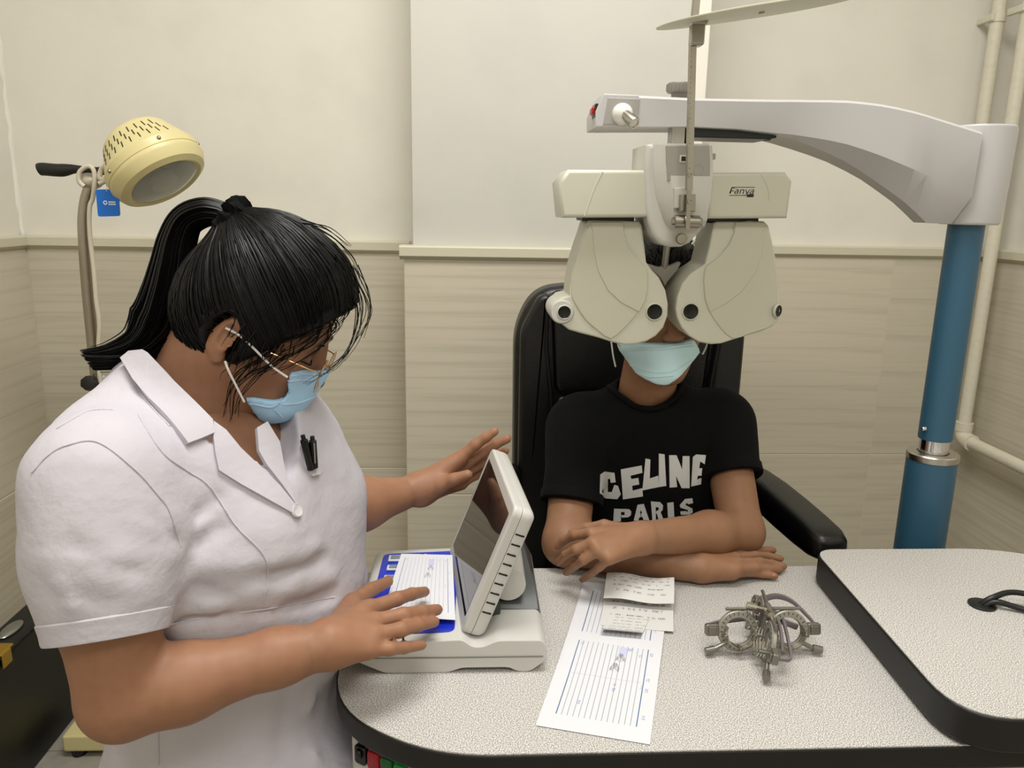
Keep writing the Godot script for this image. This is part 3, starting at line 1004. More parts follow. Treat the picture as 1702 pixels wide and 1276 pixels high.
# ---------------------------------------------------------------- the patient's chair
func build_chair():
	var hide := mat(Color(0.017, 0.018, 0.020), 0.38)
	hide.uv1_triplanar = true
	hide.uv1_world_triplanar = true
	hide.uv1_scale = Vector3.ONE * 9.0
	hide.heightmap_enabled = true
	hide.heightmap_scale = 0.03
	hide.heightmap_texture = noise_tex(0.05, [], 71, 512, 4)
	var t := thing("examination_chair", "black leather high-backed examination chair behind the boy", "chair", Vector3(0.34, 0, -1.55))
	var cx := 0.338
	var zf := -1.6
	var back := round_poly(PackedVector2Array([Vector2(0.085, 0.47), Vector2(0.58, 0.47), Vector2(0.572, 1.215), Vector2(0.112, 1.21)]), [0.05, 0.05, 0.075, 0.075], 8)
	back = round_poly(PackedVector2Array([Vector2(0.094, 0.47), Vector2(0.58, 0.47), Vector2(0.580, 1.20), Vector2(0.54, 1.222), Vector2(0.3, 1.232), Vector2(0.13, 1.212), Vector2(0.088, 1.13)]), [0.05, 0.05, 0.03, 0.03, 0.1, 0.05, 0.1], 8)
	var m := MB.new()
	m.extrude(back, -1.70, zf - 0.012, 0.022, 0.02, 5)
	part("back_shell", m, hide, t, 60)
	# padding: two upright bolsters, a head cushion and a back cushion between them
	for s in 2:
		m = MB.new()
		var bo := PackedVector2Array([Vector2(0.10, 0.49), Vector2(0.175, 0.49), Vector2(0.172, 0.98), Vector2(0.158, 1.10), Vector2(0.16, 1.205), Vector2(0.135, 1.20), Vector2(0.099, 1.13)])
		if s == 1:
			for i in bo.size():
				bo[i].x = 2 * cx - bo[i].x
		m.extrude(round_poly(bo, 0.02, 4), zf - 0.03, zf + 0.016, 0.012, 0.0, 4)
		part("bolster", m, hide, t, 60)
	m = MB.new()
	m.extrude(round_poly(PackedVector2Array([Vector2(0.176, 0.99), Vector2(0.5, 0.99), Vector2(0.516, 1.21), Vector2(0.162, 1.21)]), 0.02, 4), zf - 0.03, zf + 0.004, 0.012, 0.0, 4)
	part("head_cushion", m, hide, t, 60)
	m = MB.new()
	m.extrude(round_poly(PackedVector2Array([Vector2(0.178, 0.49), Vector2(0.498, 0.49), Vector2(0.498, 0.985), Vector2(0.178, 0.985)]), 0.02, 4), zf - 0.03, zf + 0.008, 0.012, 0.0, 4)
	part("back_cushion", m, hide, t, 60)
	part("seat", slab(Vector3(0.09, 0.38, -1.6), Vector3(0.585, 0.5, -1.22), 0.035), hide, t)
	# arms: a padded beam that runs forward and drops
	for s in 2:
		var sg := 1.0 if s == 1 else -1.0
		m = MB.new()
		var rings := []
		var st := [[-1.62, 0.60, 0.800, 0.02, 0.028], [-1.60, 0.605, 0.801, 0.036, 0.040], [-1.55, 0.612, 0.803, 0.039, 0.042], [-1.48, 0.622, 0.801, 0.040, 0.043], [-1.40, 0.631, 0.797, 0.040, 0.043], [-1.33, 0.637, 0.795, 0.039, 0.041], [-1.275, 0.6405, 0.7945, 0.037, 0.037], [-1.25, 0.642, 0.794, 0.031, 0.031], [-1.24, 0.642, 0.794, 0.02, 0.02]]
		for q in st:
			var ring := PackedVector3Array()
			for k in 20:
				var a := TAU * k / 20
				var ca := signf(cos(a)) * pow(absf(cos(a)), 0.62)
				var sa := signf(sin(a)) * pow(absf(sin(a)), 0.62)
				ring.append(Vector3(cx + sg * (q[1] - cx + ca * q[3] * (1.0 if sg > 0 else -1.0) * sg), q[2] + sa * q[4] * 0.8, q[0]))
			rings.append(ring)
		m.loft(rings)
		part("armrest", m, hide, t, 60)
		part("arm_bracket", slab(Vector3(cx + sg * 0.26 - 0.02, 0.42, -1.58), Vector3(cx + sg * 0.26 + 0.02, 0.79, -1.50), 0.01), hide, t)
	m = MB.new()
	m.xf = Transform3D(Basis(), Vector3(cx, 0, -1.4))
	m.lathe([Vector2(0, 0), Vector2(0.23, 0), Vector2(0.23, 0.03), Vector2(0.06, 0.06), Vector2(0.05, 0.38), Vector2(0, 0.38)], 32)
	part("pedestal", m, mat(Color(0.3, 0.3, 0.31), 0.4, 0.6), t)

# ---------------------------------------------------------------- control console
func sheet_texture(w: int, h: int, lines: int, seed_n: int, vertical := true, heading := true) -> ImageTexture:
	var im := Image.create(w, h, false, Image.FORMAT_RGB8)
	im.fill(Color(0.915, 0.915, 0.935))
	var rng := RandomNumberGenerator.new()
	rng.seed = seed_n
	var m := int(w * 0.1)
	for i in lines:
		var x := int(lerpf(m, w - m, float(i) / (lines - 1)))
		var edge := i == 0 or i == lines - 1
		im.fill_rect(Rect2i(x, int(h * 0.07), 4 if edge else 2, int(h * 0.84)), Color(0.33, 0.45, 0.62) if edge else Color(0.56, 0.60, 0.67))
	return finish_sheet(im, w, h, rng, heading)

func finish_sheet(im: Image, w: int, h: int, rng: RandomNumberGenerator, heading: bool) -> ImageTexture:
	if heading:
		# small printed blocks and a signature
		for k in 9:
			var x := int(w * [0.13, 0.13, 0.86, 0.86, 0.86, 0.93, 0.93, 0.2, 0.74][k])
			var y := int(h * [0.08, 0.1, 0.10, 0.5, 0.53, 0.3, 0.62, 0.82, 0.1][k])
			for j in 5:
				for i in 3:
					if rng.randf() < 0.62:
						im.fill_rect(Rect2i(x + i * 3, y + j * 3, 2, 2), Color(0.50, 0.60, 0.82))
		im.fill_rect(Rect2i(int(w * 0.55), int(h * 0.09), int(w * 0.11), int(h * 0.11)), Color(0.82, 0.83, 0.93))
		for k in 2:
			var c := Vector2(w * 0.6 - k * w * 0.04, h * (0.24 + 0.13 * k))
			var p := c
			for i in 150:
				var a := i * 0.21
				p = c + Vector2(cos(a * 1.7 + k) * w * 0.035 + sin(a * 0.6) * w * 0.02, sin(a * 2.3 + k) * h * 0.028 + (i - 75) * 0.0003 * h)
				im.fill_rect(Rect2i(int(p.x), int(p.y), 2, 2), Color(0.32, 0.34, 0.42))
	return ImageTexture.create_from_image(im)

func receipt_texture(w: int, h: int, seed_n: int, rows: int) -> ImageTexture:
	var im := Image.create(w, h, false, Image.FORMAT_RGB8)
	im.fill(Color(0.90, 0.895, 0.885))
	var rng := RandomNumberGenerator.new()
	rng.seed = seed_n
	for r in rows:
		var y := int(h * (0.08 + 0.84 * r / rows))
		var x := int(w * (0.08 + 0.1 * rng.randf()))
		while x < w * 0.9:
			var word := 2 + rng.randi() % 6
			for c in word:
				for j in 4:
					for i in 3:
						if rng.randf() < 0.5:
							im.fill_rect(Rect2i(x + i * 2, y + j * 2, 2, 2), Color(0.30, 0.30, 0.32))
				x += 8
			x += 6 + rng.randi() % int(w * 0.09)
	return ImageTexture.create_from_image(im)

func paper(tex: Texture2D) -> StandardMaterial3D:
	var m := mat(Color(0.91, 0.91, 0.915), 0.75)
	m.albedo_texture = tex
	return m

# a sheet with thickness over a grid of points (rows from far to near, columns from left to right)
func sheet_mesh(rows: Array, thick := 0.0004) -> MB:
	var m := MB.new()
	var nr := rows.size()
	for i in nr - 1:
		var a: PackedVector3Array = rows[i]
		var b: PackedVector3Array = rows[i + 1]
		var nc := a.size()
		for j in nc - 1:
			var n := (b[j] - a[j]).cross(a[j + 1] - a[j]).normalized() * thick
			var u0 := float(j) / (nc - 1)
			var u1 := float(j + 1) / (nc - 1)
			var v0 := float(i) / (nr - 1)
			var v1 := float(i + 1) / (nr - 1)
			m.tri(b[j], b[j + 1], a[j + 1], Vector2(u0, v1), Vector2(u1, v1), Vector2(u1, v0))
			m.tri(b[j], a[j + 1], a[j], Vector2(u0, v1), Vector2(u1, v0), Vector2(u0, v0))
			m.tri(a[j] - n, a[j + 1] - n, b[j + 1] - n, Vector2(u0, v0), Vector2(u1, v0), Vector2(u1, v1))
			m.tri(a[j] - n, b[j + 1] - n, b[j] - n, Vector2(u0, v0), Vector2(u1, v1), Vector2(u0, v1))
	return m

func build_console():
	var white := mat(Color(0.765, 0.76, 0.745), 0.35)
	var grey := mat(Color(0.26, 0.27, 0.275), 0.4)
	var blue := mat(Color(0.045, 0.16, 0.72), 0.35)
	var t := thing("control_console", "white desktop control console with tilted touch screen and blue keypad", "console", Vector3(-0.02, DESK, -1.05))
	# base: a side profile drawn out in depth
	var prof := PackedVector2Array([Vector2(-0.158, 0.802), Vector2(-0.112, 0.7802), Vector2(-0.03, 0.7802), Vector2(-0.012, 0.787), Vector2(0.05, 0.787), Vector2(0.062, 0.7802), Vector2(0.078, 0.7802), Vector2(0.097, 0.795), Vector2(0.101, 0.812), Vector2(0.094, 0.826), Vector2(0.035, 0.826), Vector2(0.016, 0.817), Vector2(0.002, 0.817), Vector2(-0.012, 0.828), Vector2(-0.15, 0.822), Vector2(-0.159, 0.815)])
	var rp := round_poly(prof, 0.006, 3)
	var m := MB.new()
	m.extrude(rp, -1.185, -0.905, 0.0012, 0.0012, 2)
	part("base", m, white, t, 35)
	m = MB.new()
	var seam := MB.new()
	seam.box(Vector3(0.24, 0.0012, 0.002), Vector3(-0.025, 0.803, -0.9047))
	part("seam", seam, mat(Color(0.45, 0.44, 0.42), 0.6), t)
	for x in [-0.10, 0.07]:
		for z in [-1.15, -1.0]:
			m = MB.new()
			m.xf = Transform3D(Basis(), Vector3(x, DESK, z))
			m.lathe([Vector2(0, 0), Vector2(0.008, 0), Vector2(0.008, 0.003), Vector2(0, 0.003)], 14)
			part("rubber_foot", m, grey, t)
	# rear hump in dark grey
	m = MB.new()
	var rings := []
	for q in [[-0.985, 0.826, 0.040, 0.094], [-1.0, 0.836, 0.040, 0.093], [-1.03, 0.848, 0.040, 0.090], [-1.08, 0.857, 0.040, 0.085], [-1.15, 0.862, 0.040, 0.080], [-1.178, 0.858, 0.042, 0.078]]:
		rings.append(PackedVector3Array([Vector3(q[2], 0.82, q[0]), Vector3(0.098, 0.82, q[0]), Vector3(q[3], q[1], q[0]), Vector3(q[2], q[1] + 0.002, q[0])]))
	rings.reverse()
	m.loft(rings)
	part("rear_cover", m, grey, t, 30)
	# keypad
	var pad := round_poly(PackedVector2Array([Vector2(-0.143, -1.17), Vector2(-0.143, -0.925), Vector2(-0.022, -0.925), Vector2(-0.022, -1.17)]), 0.012, 5)
	var tilt := Transform3D(Basis(Vector3.BACK, deg_to_rad(2.5)), Vector3(0, 0, 0))
	m = level_slab(pad, 0.0, 0.0016, 0.0006, 0.0)
	for i in m.v.size():
		var p := m.v[i]
		m.v[i] = Vector3(p.x, p.y + 0.8285 + p.x * 0.0435, p.z)
	var kp := part("keypad", m, blue, t)
	var keys := [[-0.118, -1.148, 0.030, 0.020, 0], [-0.08, -1.148, 0.016, 0.02, 1], [-0.118, -1.115, 0.028, 0.016, 0], [-0.07, -1.118, 0.03, 0.02, 0], [-0.12, -1.08, 0.026, 0.018, 0], [-0.08, -1.08, 0.026, 0.018, 0], [-0.045, -1.08, 0.02, 0.018, 0]]
	for k in keys:
		m = MB.new()
		var y: float = 0.8315 + k[0] * 0.0435
		m.box(Vector3(k[2], 0.003, k[3]), Vector3(k[0], y, k[1]), 0.001)
		var ko := part("key_surround", m, mat(Color(0.82, 0.83, 0.84), 0.4), t)
		m = MB.new()
		if k[4] == 1:
			m.ellipsoid(Vector3(k[0], y + 0.002, k[1]), Vector3(0.006, 0.004, 0.006))
		else:
			m.box(Vector3(k[2] * 0.62, 0.003, k[3] * 0.55), Vector3(k[0] - 0.002, y + 0.0015, k[1]), 0.0008)
		var kk := part("key", m, mat(Color(0.48, 0.50, 0.52) if k[4] == 0 else Color(0.1, 0.1, 0.11), 0.5), ko)
		kk.position = Vector3.ZERO
	# tilted screen
	var bn := Vector3(-0.013, 0.828, -0.928)
	var bf := Vector3(-0.036, 0.828, -1.172)
	var tn := Vector3(0.055, 0.998, -0.918)
	var u := (bn - bf).normalized()
	var v := ((tn - bn) - u * (tn - bn).dot(u)).normalized()
	var nrm := u.cross(v).normalized()
	if nrm.x > 0:
		nrm = -nrm
	var cen := (bn + bf) / 2 + v * 0.0925
	# local x runs from far to near, y up the panel, z out of the glass
	var rot := Basis(-u, v, (-u).cross(v))
	if rot.z.dot(nrm) < 0:
		rot = Basis(u, v, u.cross(v))
	m = MB.new()
	m.xf = Transform3D(rot, cen)
	var fr := round_poly(PackedVector2Array([Vector2(-0.129, -0.095), Vector2(0.129, -0.095), Vector2(0.129, 0.095), Vector2(-0.129, 0.095)]), 0.014, 6)
	m.extrude(fr, -0.012, 0.0, 0.004, 0.0, 4)
	var sc := part("screen_frame", m, white, t, 35)
	m = MB.new()
	m.xf = Transform3D(rot, cen)
	m.extrude(m.inset(fr, 0.0), -0.0325, -0.0128, 0.0015, 0.012, 4)
	part("screen_back", m, white, t, 35)
	m = MB.new()
	m.xf = Transform3D(rot, cen)
	m.extrude(round_poly(PackedVector2Array([Vector2(-0.113, -0.077), Vector2(0.113, -0.077), Vector2(0.113, 0.079), Vector2(-0.113, 0.079)]), 0.003, 3), -0.002, 0.0004)
	part("screen_glass", m, mat(Color(0.075, 0.065, 0.07), 0.03, 0.0, 1.0), t)
	# slots in the side that faces the camera
	var near_is := 1.0 if (rot.x).z > 0 else -1.0
	for i in 9:
		m = MB.new()
		m.xf = Transform3D(rot, cen)
		m.box(Vector3(0.0012, 0.0022, 0.0125), Vector3(near_is * 0.1288, -0.055 + i * 0.0145, -0.0205), 0.0)
		part("vent_slot", m, mat(Color(0.05, 0.05, 0.05), 0.7), t)
	# hinge behind the screen
	m = MB.new()
	m.tube(PackedVector3Array([Vector3(0.052, 0.862, -1.12), Vector3(0.052, 0.862, -0.99)]), 0.0245, 28)
	m.box(Vector3(0.03, 0.05, 0.10), Vector3(0.05, 0.838, -1.055), 0.006)
	part("hinge", m, white, t)
	m = MB.new()
	m.tube(PackedVector3Array([Vector3(0.026, 0.832, -1.02), Vector3(0.026, 0.832, -0.972)]), 0.015, 20)
	part("hinge_boss", m, grey, t)

# ---------------------------------------------------------------- papers
func build_papers():
	# sheet lying on the keypad under the optometrist's hand
	var rows := []
	for i in 7:
		var f := i / 6.0
		var l := on_y(667, 920, 0.842).lerp(on_y(636, 1022, 0.834), f)
		var r := on_y(752, 922, 0.843).lerp(on_y(757, 1030, 0.8365), f)
		l.y += 0.003 * sin(f * PI)
		var row := PackedVector3Array()
		for j in 5:
			row.append(l.lerp(r, j / 4.0))
		rows.append(row)
	var o := thing("record_sheet", "white lined record sheet lying on the console keypad", "paper", rows[6][0])
	part("sheet", sheet_mesh(rows), paper(sheet_texture(512, 512, 13, 5)), o, 60)
	# long form on the table, folded once
	rows = []
	var y := DESK + 0.0012
	var A := on_y(970, 968, y)
	var B := on_y(1112, 982, y)
	var C := on_y(890, 1205, y)
	var D := on_y(1080, 1237, y)
	var E1 := on_y(942, 1062, y)
	var F1 := on_y(1100, 1085, y)
	for i in 21:
		var f := i / 20.0
		var l: Vector3
		var r: Vector3
		var h := 0.0
		if f < 0.45:
			l = A.lerp(E1, f / 0.45)
			r = B.lerp(F1, f / 0.45)
			h = 0.0045 * pow(sin(f / 0.45 * PI / 2), 8.0) + 0.002 * (1 - f / 0.45)
		else:
			l = E1.lerp(C, (f - 0.45) / 0.55)
			r = F1.lerp(D, (f - 0.45) / 0.55)
			h = 0.0045 * pow(cos((f - 0.45) / 0.55 * PI / 2), 8.0)
		var row := PackedVector3Array()
		for j in 7:
			row.append(l.lerp(r, j / 6.0) + Vector3.UP * h)
		rows.append(row)
	# two pages printed one above the other
	var im := Image.create(512, 1280, false, Image.FORMAT_RGB8)
	im.fill(Color(0.915, 0.915, 0.935))
	for pg in 2:
		var y0 := 90 if pg == 0 else 590
		var hh := 420 if pg == 0 else 590
		for i in 15:
			var x := int(lerpf(70, 440, i / 14.0))
			var e := i == 0 or i == 14
			im.fill_rect(Rect2i(x, y0, 5 if e else 3, hh), Color(0.33, 0.45, 0.62) if e else Color(0.58, 0.62, 0.69))
	im.fill_rect(Rect2i(70, 860, 360, 2), Color(0.72, 0.73, 0.76))
	var rng := RandomNumberGenerator.new()
	rng.seed = 77
	for q in [[86, 600], [330, 600], [348, 600], [400, 640], [455, 620], [455, 820], [455, 900], [430, 880], [150, 1060], [460, 1100], [300, 890], [300, 930], [455, 250], [455, 400]]:
		for j in 7:
			for i in 4:
				if rng.randf() < 0.6:
					im.fill_rect(Rect2i(q[0] + i * 4, q[1] + j * 4, 3, 3), Color(0.50, 0.58, 0.78))
	im.fill_rect(Rect2i(292, 600, 40, 70), Color(0.82, 0.83, 0.94))
	for k in 2:
		var c := Vector2(308 - k * 20, 690 + k * 80)
		for i in 260:
			var a := i * 0.17
			var p := c + Vector2(cos(a * 1.7 + k) * 16 + sin(a * 0.6) * 9, sin(a * 2.3 + k) * 22 + (i - 130) * 0.1)
			im.fill_rect(Rect2i(int(p.x), int(p.y), 2, 2), Color(0.27, 0.28, 0.34))
	o = thing("folded_form", "long white lined form with a crease lying on the table beside the trial frames", "paper", C)
	part("sheet", sheet_mesh(rows), paper(ImageTexture.create_from_image(im)), o, 60)
	# curled till-roll print-out on the form
	var path := [Vector2(-1.012, 0.0035), Vector2(-1.04, 0.0035), Vector2(-1.08, 0.0045), Vector2(-1.112, 0.0065), Vector2(-1.132, 0.012), Vector2(-1.138, 0.020), Vector2(-1.128, 0.0275), Vector2(-1.108, 0.0285), Vector2(-1.088, 0.0245), Vector2(-1.068, 0.016)]
	rows = []
	var pts := []
	for q in path:
		pts.append(Vector3(0, q.y, q.x))
	for p in curve(pts, 4):
		var row := PackedVector3Array()
		for j in 9:
			var f := j / 8.0
			var wave: float = (sin(f * 7.0) * 0.0025) * clampf(p.y / 0.02, 0, 1)
			row.append(Vector3(lerpf(0.198, 0.302, f) + (-1.05 - p.z) * 0.25, DESK + p.y + 0.001 + wave, p.z + 0.02 * f))
		rows.append(row)
	rows.reverse()
	o = thing("till_receipt", "curled printed receipt strip lying on the folded form", "receipt", Vector3(0.25, DESK + 0.004, -1.05))
	part("strip", sheet_mesh(rows, 0.0002), paper(receipt_texture(512, 512, 9, 16)), o, 60)
	rows = []
	for i in 8:
		var f := i / 7.0
		var row := PackedVector3Array()
		for j in 5:
			var g := j / 4.0
			row.append(on_y(lerpf(1013, 998, f) + g * 66, lerpf(1026, 1062, f) + g * 6, DESK) + Vector3.UP * (0.0052 + 0.012 * pow(f, 5.0)))
		rows.append(row)
	o = thing("paper_slip", "small narrow printed slip with curled end on the folded form", "receipt", Vector3(0.2, DESK + 0.005, -0.98))
	part("slip", sheet_mesh(rows, 0.0002), paper(receipt_texture(256, 256, 19, 6)), o, 60)

# ---------------------------------------------------------------- trial frames
func trial_frame(label: String, xf: Transform3D, folded: Array):
	var pewter := mat(Color(0.50, 0.49, 0.46), 0.34, 0.75)
	var dialm := mat(Color(0.58, 0.57, 0.53), 0.45, 0.3)
	var plastic := mat(Color(0.45, 0.42, 0.43), 0.45)
	var shiny := mat(Color(0.78, 0.76, 0.72), 0.2, 1.0)
	var t := thing("trial_frame", label, "trial frame", xf.origin)
	for s in [-1, 1]:
		var c := Vector3(s * 0.037, 0, 0)
		var m := MB.new()
		m.xf = xf * Transform3D(Basis(Vector3.RIGHT, PI / 2), c)
		m.lathe([Vector2(0.0205, 0.003), Vector2(0.0285, 0.003), Vector2(0.030, 0.0015), Vector2(0.030, -0.003), Vector2(0.0205, -0.004), Vector2(0.0205, 0.003)].map(func(q): return Vector2(q.x, q.y)), 40)
		var rim := part("rim", m, dialm, t, 30)
		m = MB.new()
		for k in 24:
			var a := TAU * k / 24
			m.xf = xf * Transform3D(Basis(), c)
			m.box(Vector3(0.0032 if k % 2 else 0.0045, 0.0009, 0.0004), Vector3(cos(a), sin(a), 0) * 0.0255 + Vector3(0, 0, 0.0031), 0.0, Basis(Vector3.BACK, a))
		var marks := part("degree_marks", m, mat(Color(0.12, 0.12, 0.12), 0.6), rim)
		marks.position = Vector3.ZERO
		m = MB.new()
		m.xf = xf * Transform3D(Basis(), c + Vector3(0, 0, -0.001))
		m.torus(0.0212, 0.0022, 36, 8)
		part("inner_ring", m, pewter, t)
		# front lens cells: thin rings and spring clips
		for k in 3:
			m = MB.new()
			m.xf = xf * Transform3D(Basis(), c + Vector3(0, 0, 0.006 + 0.0042 * k))
			m.torus(0.0208, 0.0012, 32, 6, PI * 0.85, PI * 2.15)
			part("lens_cell", m, shiny, t)
		for a in [PI * 1.05, PI * 1.5, PI * 1.95]:
			m = MB.new()
			m.xf = xf
			var p := c + Vector3(cos(a), sin(a), 0) * 0.0225
			m.box(Vector3(0.006, 0.005, 0.017), p + Vector3(0, 0, 0.008), 0.001, Basis(Vector3.BACK, a))
			part("spring_clip", m, pewter, t)
		# end piece and temple
		m = MB.new()
		m.xf = xf
		m.box(Vector3(0.020, 0.017, 0.009), Vector3(s * 0.0755, 0.002, -0.001), 0.0018)
		m.box(Vector3(0.012, 0.011, 0.003), Vector3(s * 0.0755, 0.002, 0.0045), 0.0008)
		part("end_piece", m, pewter, t)
		m = MB.new()
		m.xf = xf
		m.tube(PackedVector3Array([Vector3(s * 0.058, -0.018, 0.001), Vector3(s * 0.075, -0.026, 0.003)]), 0.0032, 12)
		m.tube(PackedVector3Array([Vector3(s * 0.073, -0.025, 0.003), Vector3(s * 0.086, -0.0275, 0.005)]), 0.0055, 14)
		part("width_knob", m, pewter, t)
		m = MB.new()
		m.xf = xf
		var tp := curve([Vector3(s * 0.082, 0.004, -0.005), Vector3(s * 0.078, 0.005, -0.017 - 0.004 * s), Vector3(s * 0.05, 0.010, -0.020 - 0.004 * s), Vector3(s * -0.01, 0.014, -0.022 - 0.004 * s), Vector3(s * -0.058, 0.0, -0.020 - 0.004 * s)] if s in folded else [Vector3(s * 0.082, 0.004, -0.004), Vector3(s * 0.080, 0.012, -0.03), Vector3(s * 0.072, 0.024, -0.07), Vector3(s * 0.058, 0.024, -0.10), Vector3(s * 0.04, 0.012, -0.118)], 6)
		var rr := PackedFloat32Array()
		for i in tp.size():
			rr.append(lerpf(0.0028, 0.0048, clampf(i / 16.0, 0, 1)))
		m.tube(tp, rr, 8, true, 0.55)
		part("temple", m, plastic, t)
	var m := MB.new()
	m.xf = xf
	m.tube(PackedVector3Array([Vector3(-0.055, 0.032, 0), Vector3(0.055, 0.032, 0)]), 0.0026, 10)
	m.box(Vector3(0.03, 0.008, 0.008), Vector3(0, 0.031, 0), 0.001)
	part("bridge_bar", m, pewter, t)
	m = MB.new()
	m.xf = xf
	m.tube(PackedVector3Array([Vector3(0, 0.031, 0.0), Vector3(0, 0.031, 0.022)]), 0.0024, 10)
	m.tube(PackedVector3Array([Vector3(0, 0.031, 0.018), Vector3(0, 0.031, 0.032)]), 0.0048, 14)
	part("bridge_screw", m, shiny, t)
	m = MB.new()
	m.xf = xf
	m.tube(curve([Vector3(0, 0.03, -0.004), Vector3(0, 0.01, -0.010), Vector3(0, -0.008, -0.014)], 4), 0.0022, 8)
	m.ellipsoid(Vector3(0, -0.008, -0.014), Vector3(0.009, 0.006, 0.004))
	part("nose_rest", m, plastic, t)

func build_trial_frames():
	var a := Basis(Vector3.RIGHT, deg_to_rad(-14))
	trial_frame("silver trial frame facing forward with both round graduated rims showing", Transform3D(a.scaled(Vector3.ONE * 0.95), Vector3(0.404, DESK + 0.033, -0.945)), [-1])
	var b := Basis(Vector3.UP, deg_to_rad(-101)) * Basis(Vector3.RIGHT, deg_to_rad(-8))
	trial_frame("silver trial frame turned sideways, crossing in front of the forward-facing one", Transform3D(b.scaled(Vector3.ONE * 0.95), Vector3(0.405, DESK + 0.036, -0.945)), [-1, 1])

# ---------------------------------------------------------------- heat lamp on its pole
func build_lamp():
	var cream := mat(Color(0.83, 0.785, 0.58), 0.4)
	var nickel := mat(Color(0.66, 0.63, 0.58), 0.3, 1.0)
	var black := mat(Color(0.02, 0.02, 0.02), 0.45)
	var cable := mat(Color(0.78, 0.75, 0.68), 0.5)
	var z := -1.75
	var px := -0.853
	var t := thing("heat_lamp", "cream heat lamp on a tall chrome pole behind the optometrist", "lamp", Vector3(px, 0, z))
	var m := MB.new()
	m.extrude(round_poly(PackedVector2Array([Vector2(px - 0.17, 0.022), Vector2(px + 0.17, 0.022), Vector2(px + 0.17, 0.068), Vector2(px - 0.17, 0.068)]), 0.008, 4), z - 0.14, z + 0.02, 0.006, 0.006)
	part("base", m, cream, t)
	for sx in [-0.14, 0.14]:
		for sz in [-0.12, 0.0]:
			m = MB.new()
			m.tube(PackedVector3Array([Vector3(px + sx, 0.004, z + sz), Vector3(px + sx, 0.022, z + sz)]), 0.018, 14)
			part("caster", m, black, t)
	m = MB.new()
	m.tube(curve([Vector3(px, 0.07, z), Vector3(px, 0.6, z), Vector3(px, 1.1, z), on_z(140, 400, z), on_z(141, 345, z), on_z(150, 312, z), on_z(160, 300, z)], 6), 0.0125, 20)
	part("pole", m, nickel, t)
	m = MB.new()
	var kk := on_z(163, 636, z)
	m.xf = Transform3D(Basis(), Vector3(px, kk.y, z))
	m.lathe([Vector2(0, -0.014), Vector2(0.018, -0.014), Vector2(0.018, 0.014), Vector2(0, 0.014)], 24)
	part("pole_collar", m, mat(Color(0.75, 0.72, 0.66), 0.5), t)
	m = MB.new()
	var kb := on_z(153, 637, z + 0.02)
	m.xf = Transform3D(Basis(Vector3.RIGHT, PI / 2.4), kb)
	m.lathe([Vector2(0, 0), Vector2(0.016, 0), Vector2(0.018, 0.006), Vector2(0.016, 0.022), Vector2(0.008, 0.024), Vector2(0, 0.024)], 7)
	part("clamp_knob", m, black, t, 20)
	# clamp and handle
	m = MB.new()
	var cl := on_z(148, 296, z)
	m.ellipsoid(cl + Vector3(0.002, -0.006, 0), Vector3(0.027, 0.018, 0.022))
	part("clamp", m, mat(Color(0.74, 0.71, 0.65), 0.4, 0.4), t)
	m = MB.new()
	var hp := curve([on_z(64, 282, z), on_z(72, 281, z), on_z(100, 283, z), on_z(125, 281, z), on_z(150, 284, z), on_z(198, 284, z)], 5)
	var hr := PackedFloat32Array()
	for i in hp.size():
		var f := float(i) / (hp.size() - 1)
		hr.append(0.0135 * sqrt(clampf(f * 12, 0.1, 1)) if f < 0.45 else lerpf(0.0135, 0.0085, clampf((f - 0.45) * 6, 0, 1)))
	m.tube(hp, hr, 16)
	part("handle", m, black, t)
	m = MB.new()
	m.ellipsoid(on_z(197, 275, z), Vector3(0.012, 0.022, 0.014))
	part("head_joint", m, black, t)
	# head: a faceted bell, mouth turned down towards the right
	var mouth := on_z(274, 303, z)
	var ax := Vector3(-0.559, 0.805, -0.199).normalized()
	var xax := (on_z(348, 266, z) - on_z(200, 340, z)).normalized()
	xax = (xax - ax * xax.dot(ax)).normalized()
	var hx := Transform3D(Basis(xax, ax, xax.cross(ax)), mouth)
	m = MB.new()
	m.xf = hx
	m.lathe([Vector2(0.074, 0.0), Vector2(0.083, -0.003), Vector2(0.095, 0.004), Vector2(0.1045, 0.022), Vector2(0.1045, 0.03), Vector2(0.1025, 0.031), Vector2(0.1025, 0.034), Vector2(0.104, 0.035), Vector2(0.104, 0.052), Vector2(0.100, 0.058), Vector2(0.072, 0.112), Vector2(0.062, 0.122), Vector2(0.035, 0.131), Vector2(0, 0.134)], 48)
	var head := part("lamp_head", m, cream, t, 30)
	var dark := mat(Color(0.06, 0.055, 0.03), 0.8)
	# cooling slots along the sloping flank
	var tone := 0
	for row in 3:
		for k in 30:
			if (k % 15) > 8:
				continue
			var a := TAU * (k + 0.35 * row) / 30.0 + 0.55
			var f := 0.22 + 0.25 * row
			var r := lerpf(0.1, 0.072, f)
			var yy := lerpf(0.058, 0.112, f)
			var dir := Vector3(cos(a), 0, sin(a))
			var slope := Vector3(-dir.x * 0.46, 0.888, -dir.z * 0.46).normalized()
			var nn := Vector3(dir.x * 0.888, 0.46, dir.z * 0.888).normalized()
			m = MB.new()
			m.xf = hx
			m.box(Vector3(0.0022, 0.0165, 0.0012), dir * r + Vector3(0, yy, 0), 0.0, Basis(slope.cross(nn), slope, nn))
			var sl := part("cooling_slot", m, dark, head)
			sl.position = Vector3.ZERO
	for k in 5:
		var a := TAU * k / 5 + 0.9
		m = MB.new()
		m.xf = hx * Transform3D(Basis(), Vector3(cos(a) * 0.104, 0.044, sin(a) * 0.104))
		m.ellipsoid(Vector3.ZERO, Vector3.ONE * 0.0045, Basis(), 10, 6)
		part("screw", m, nickel, t)
	m = MB.new()
	m.xf = hx
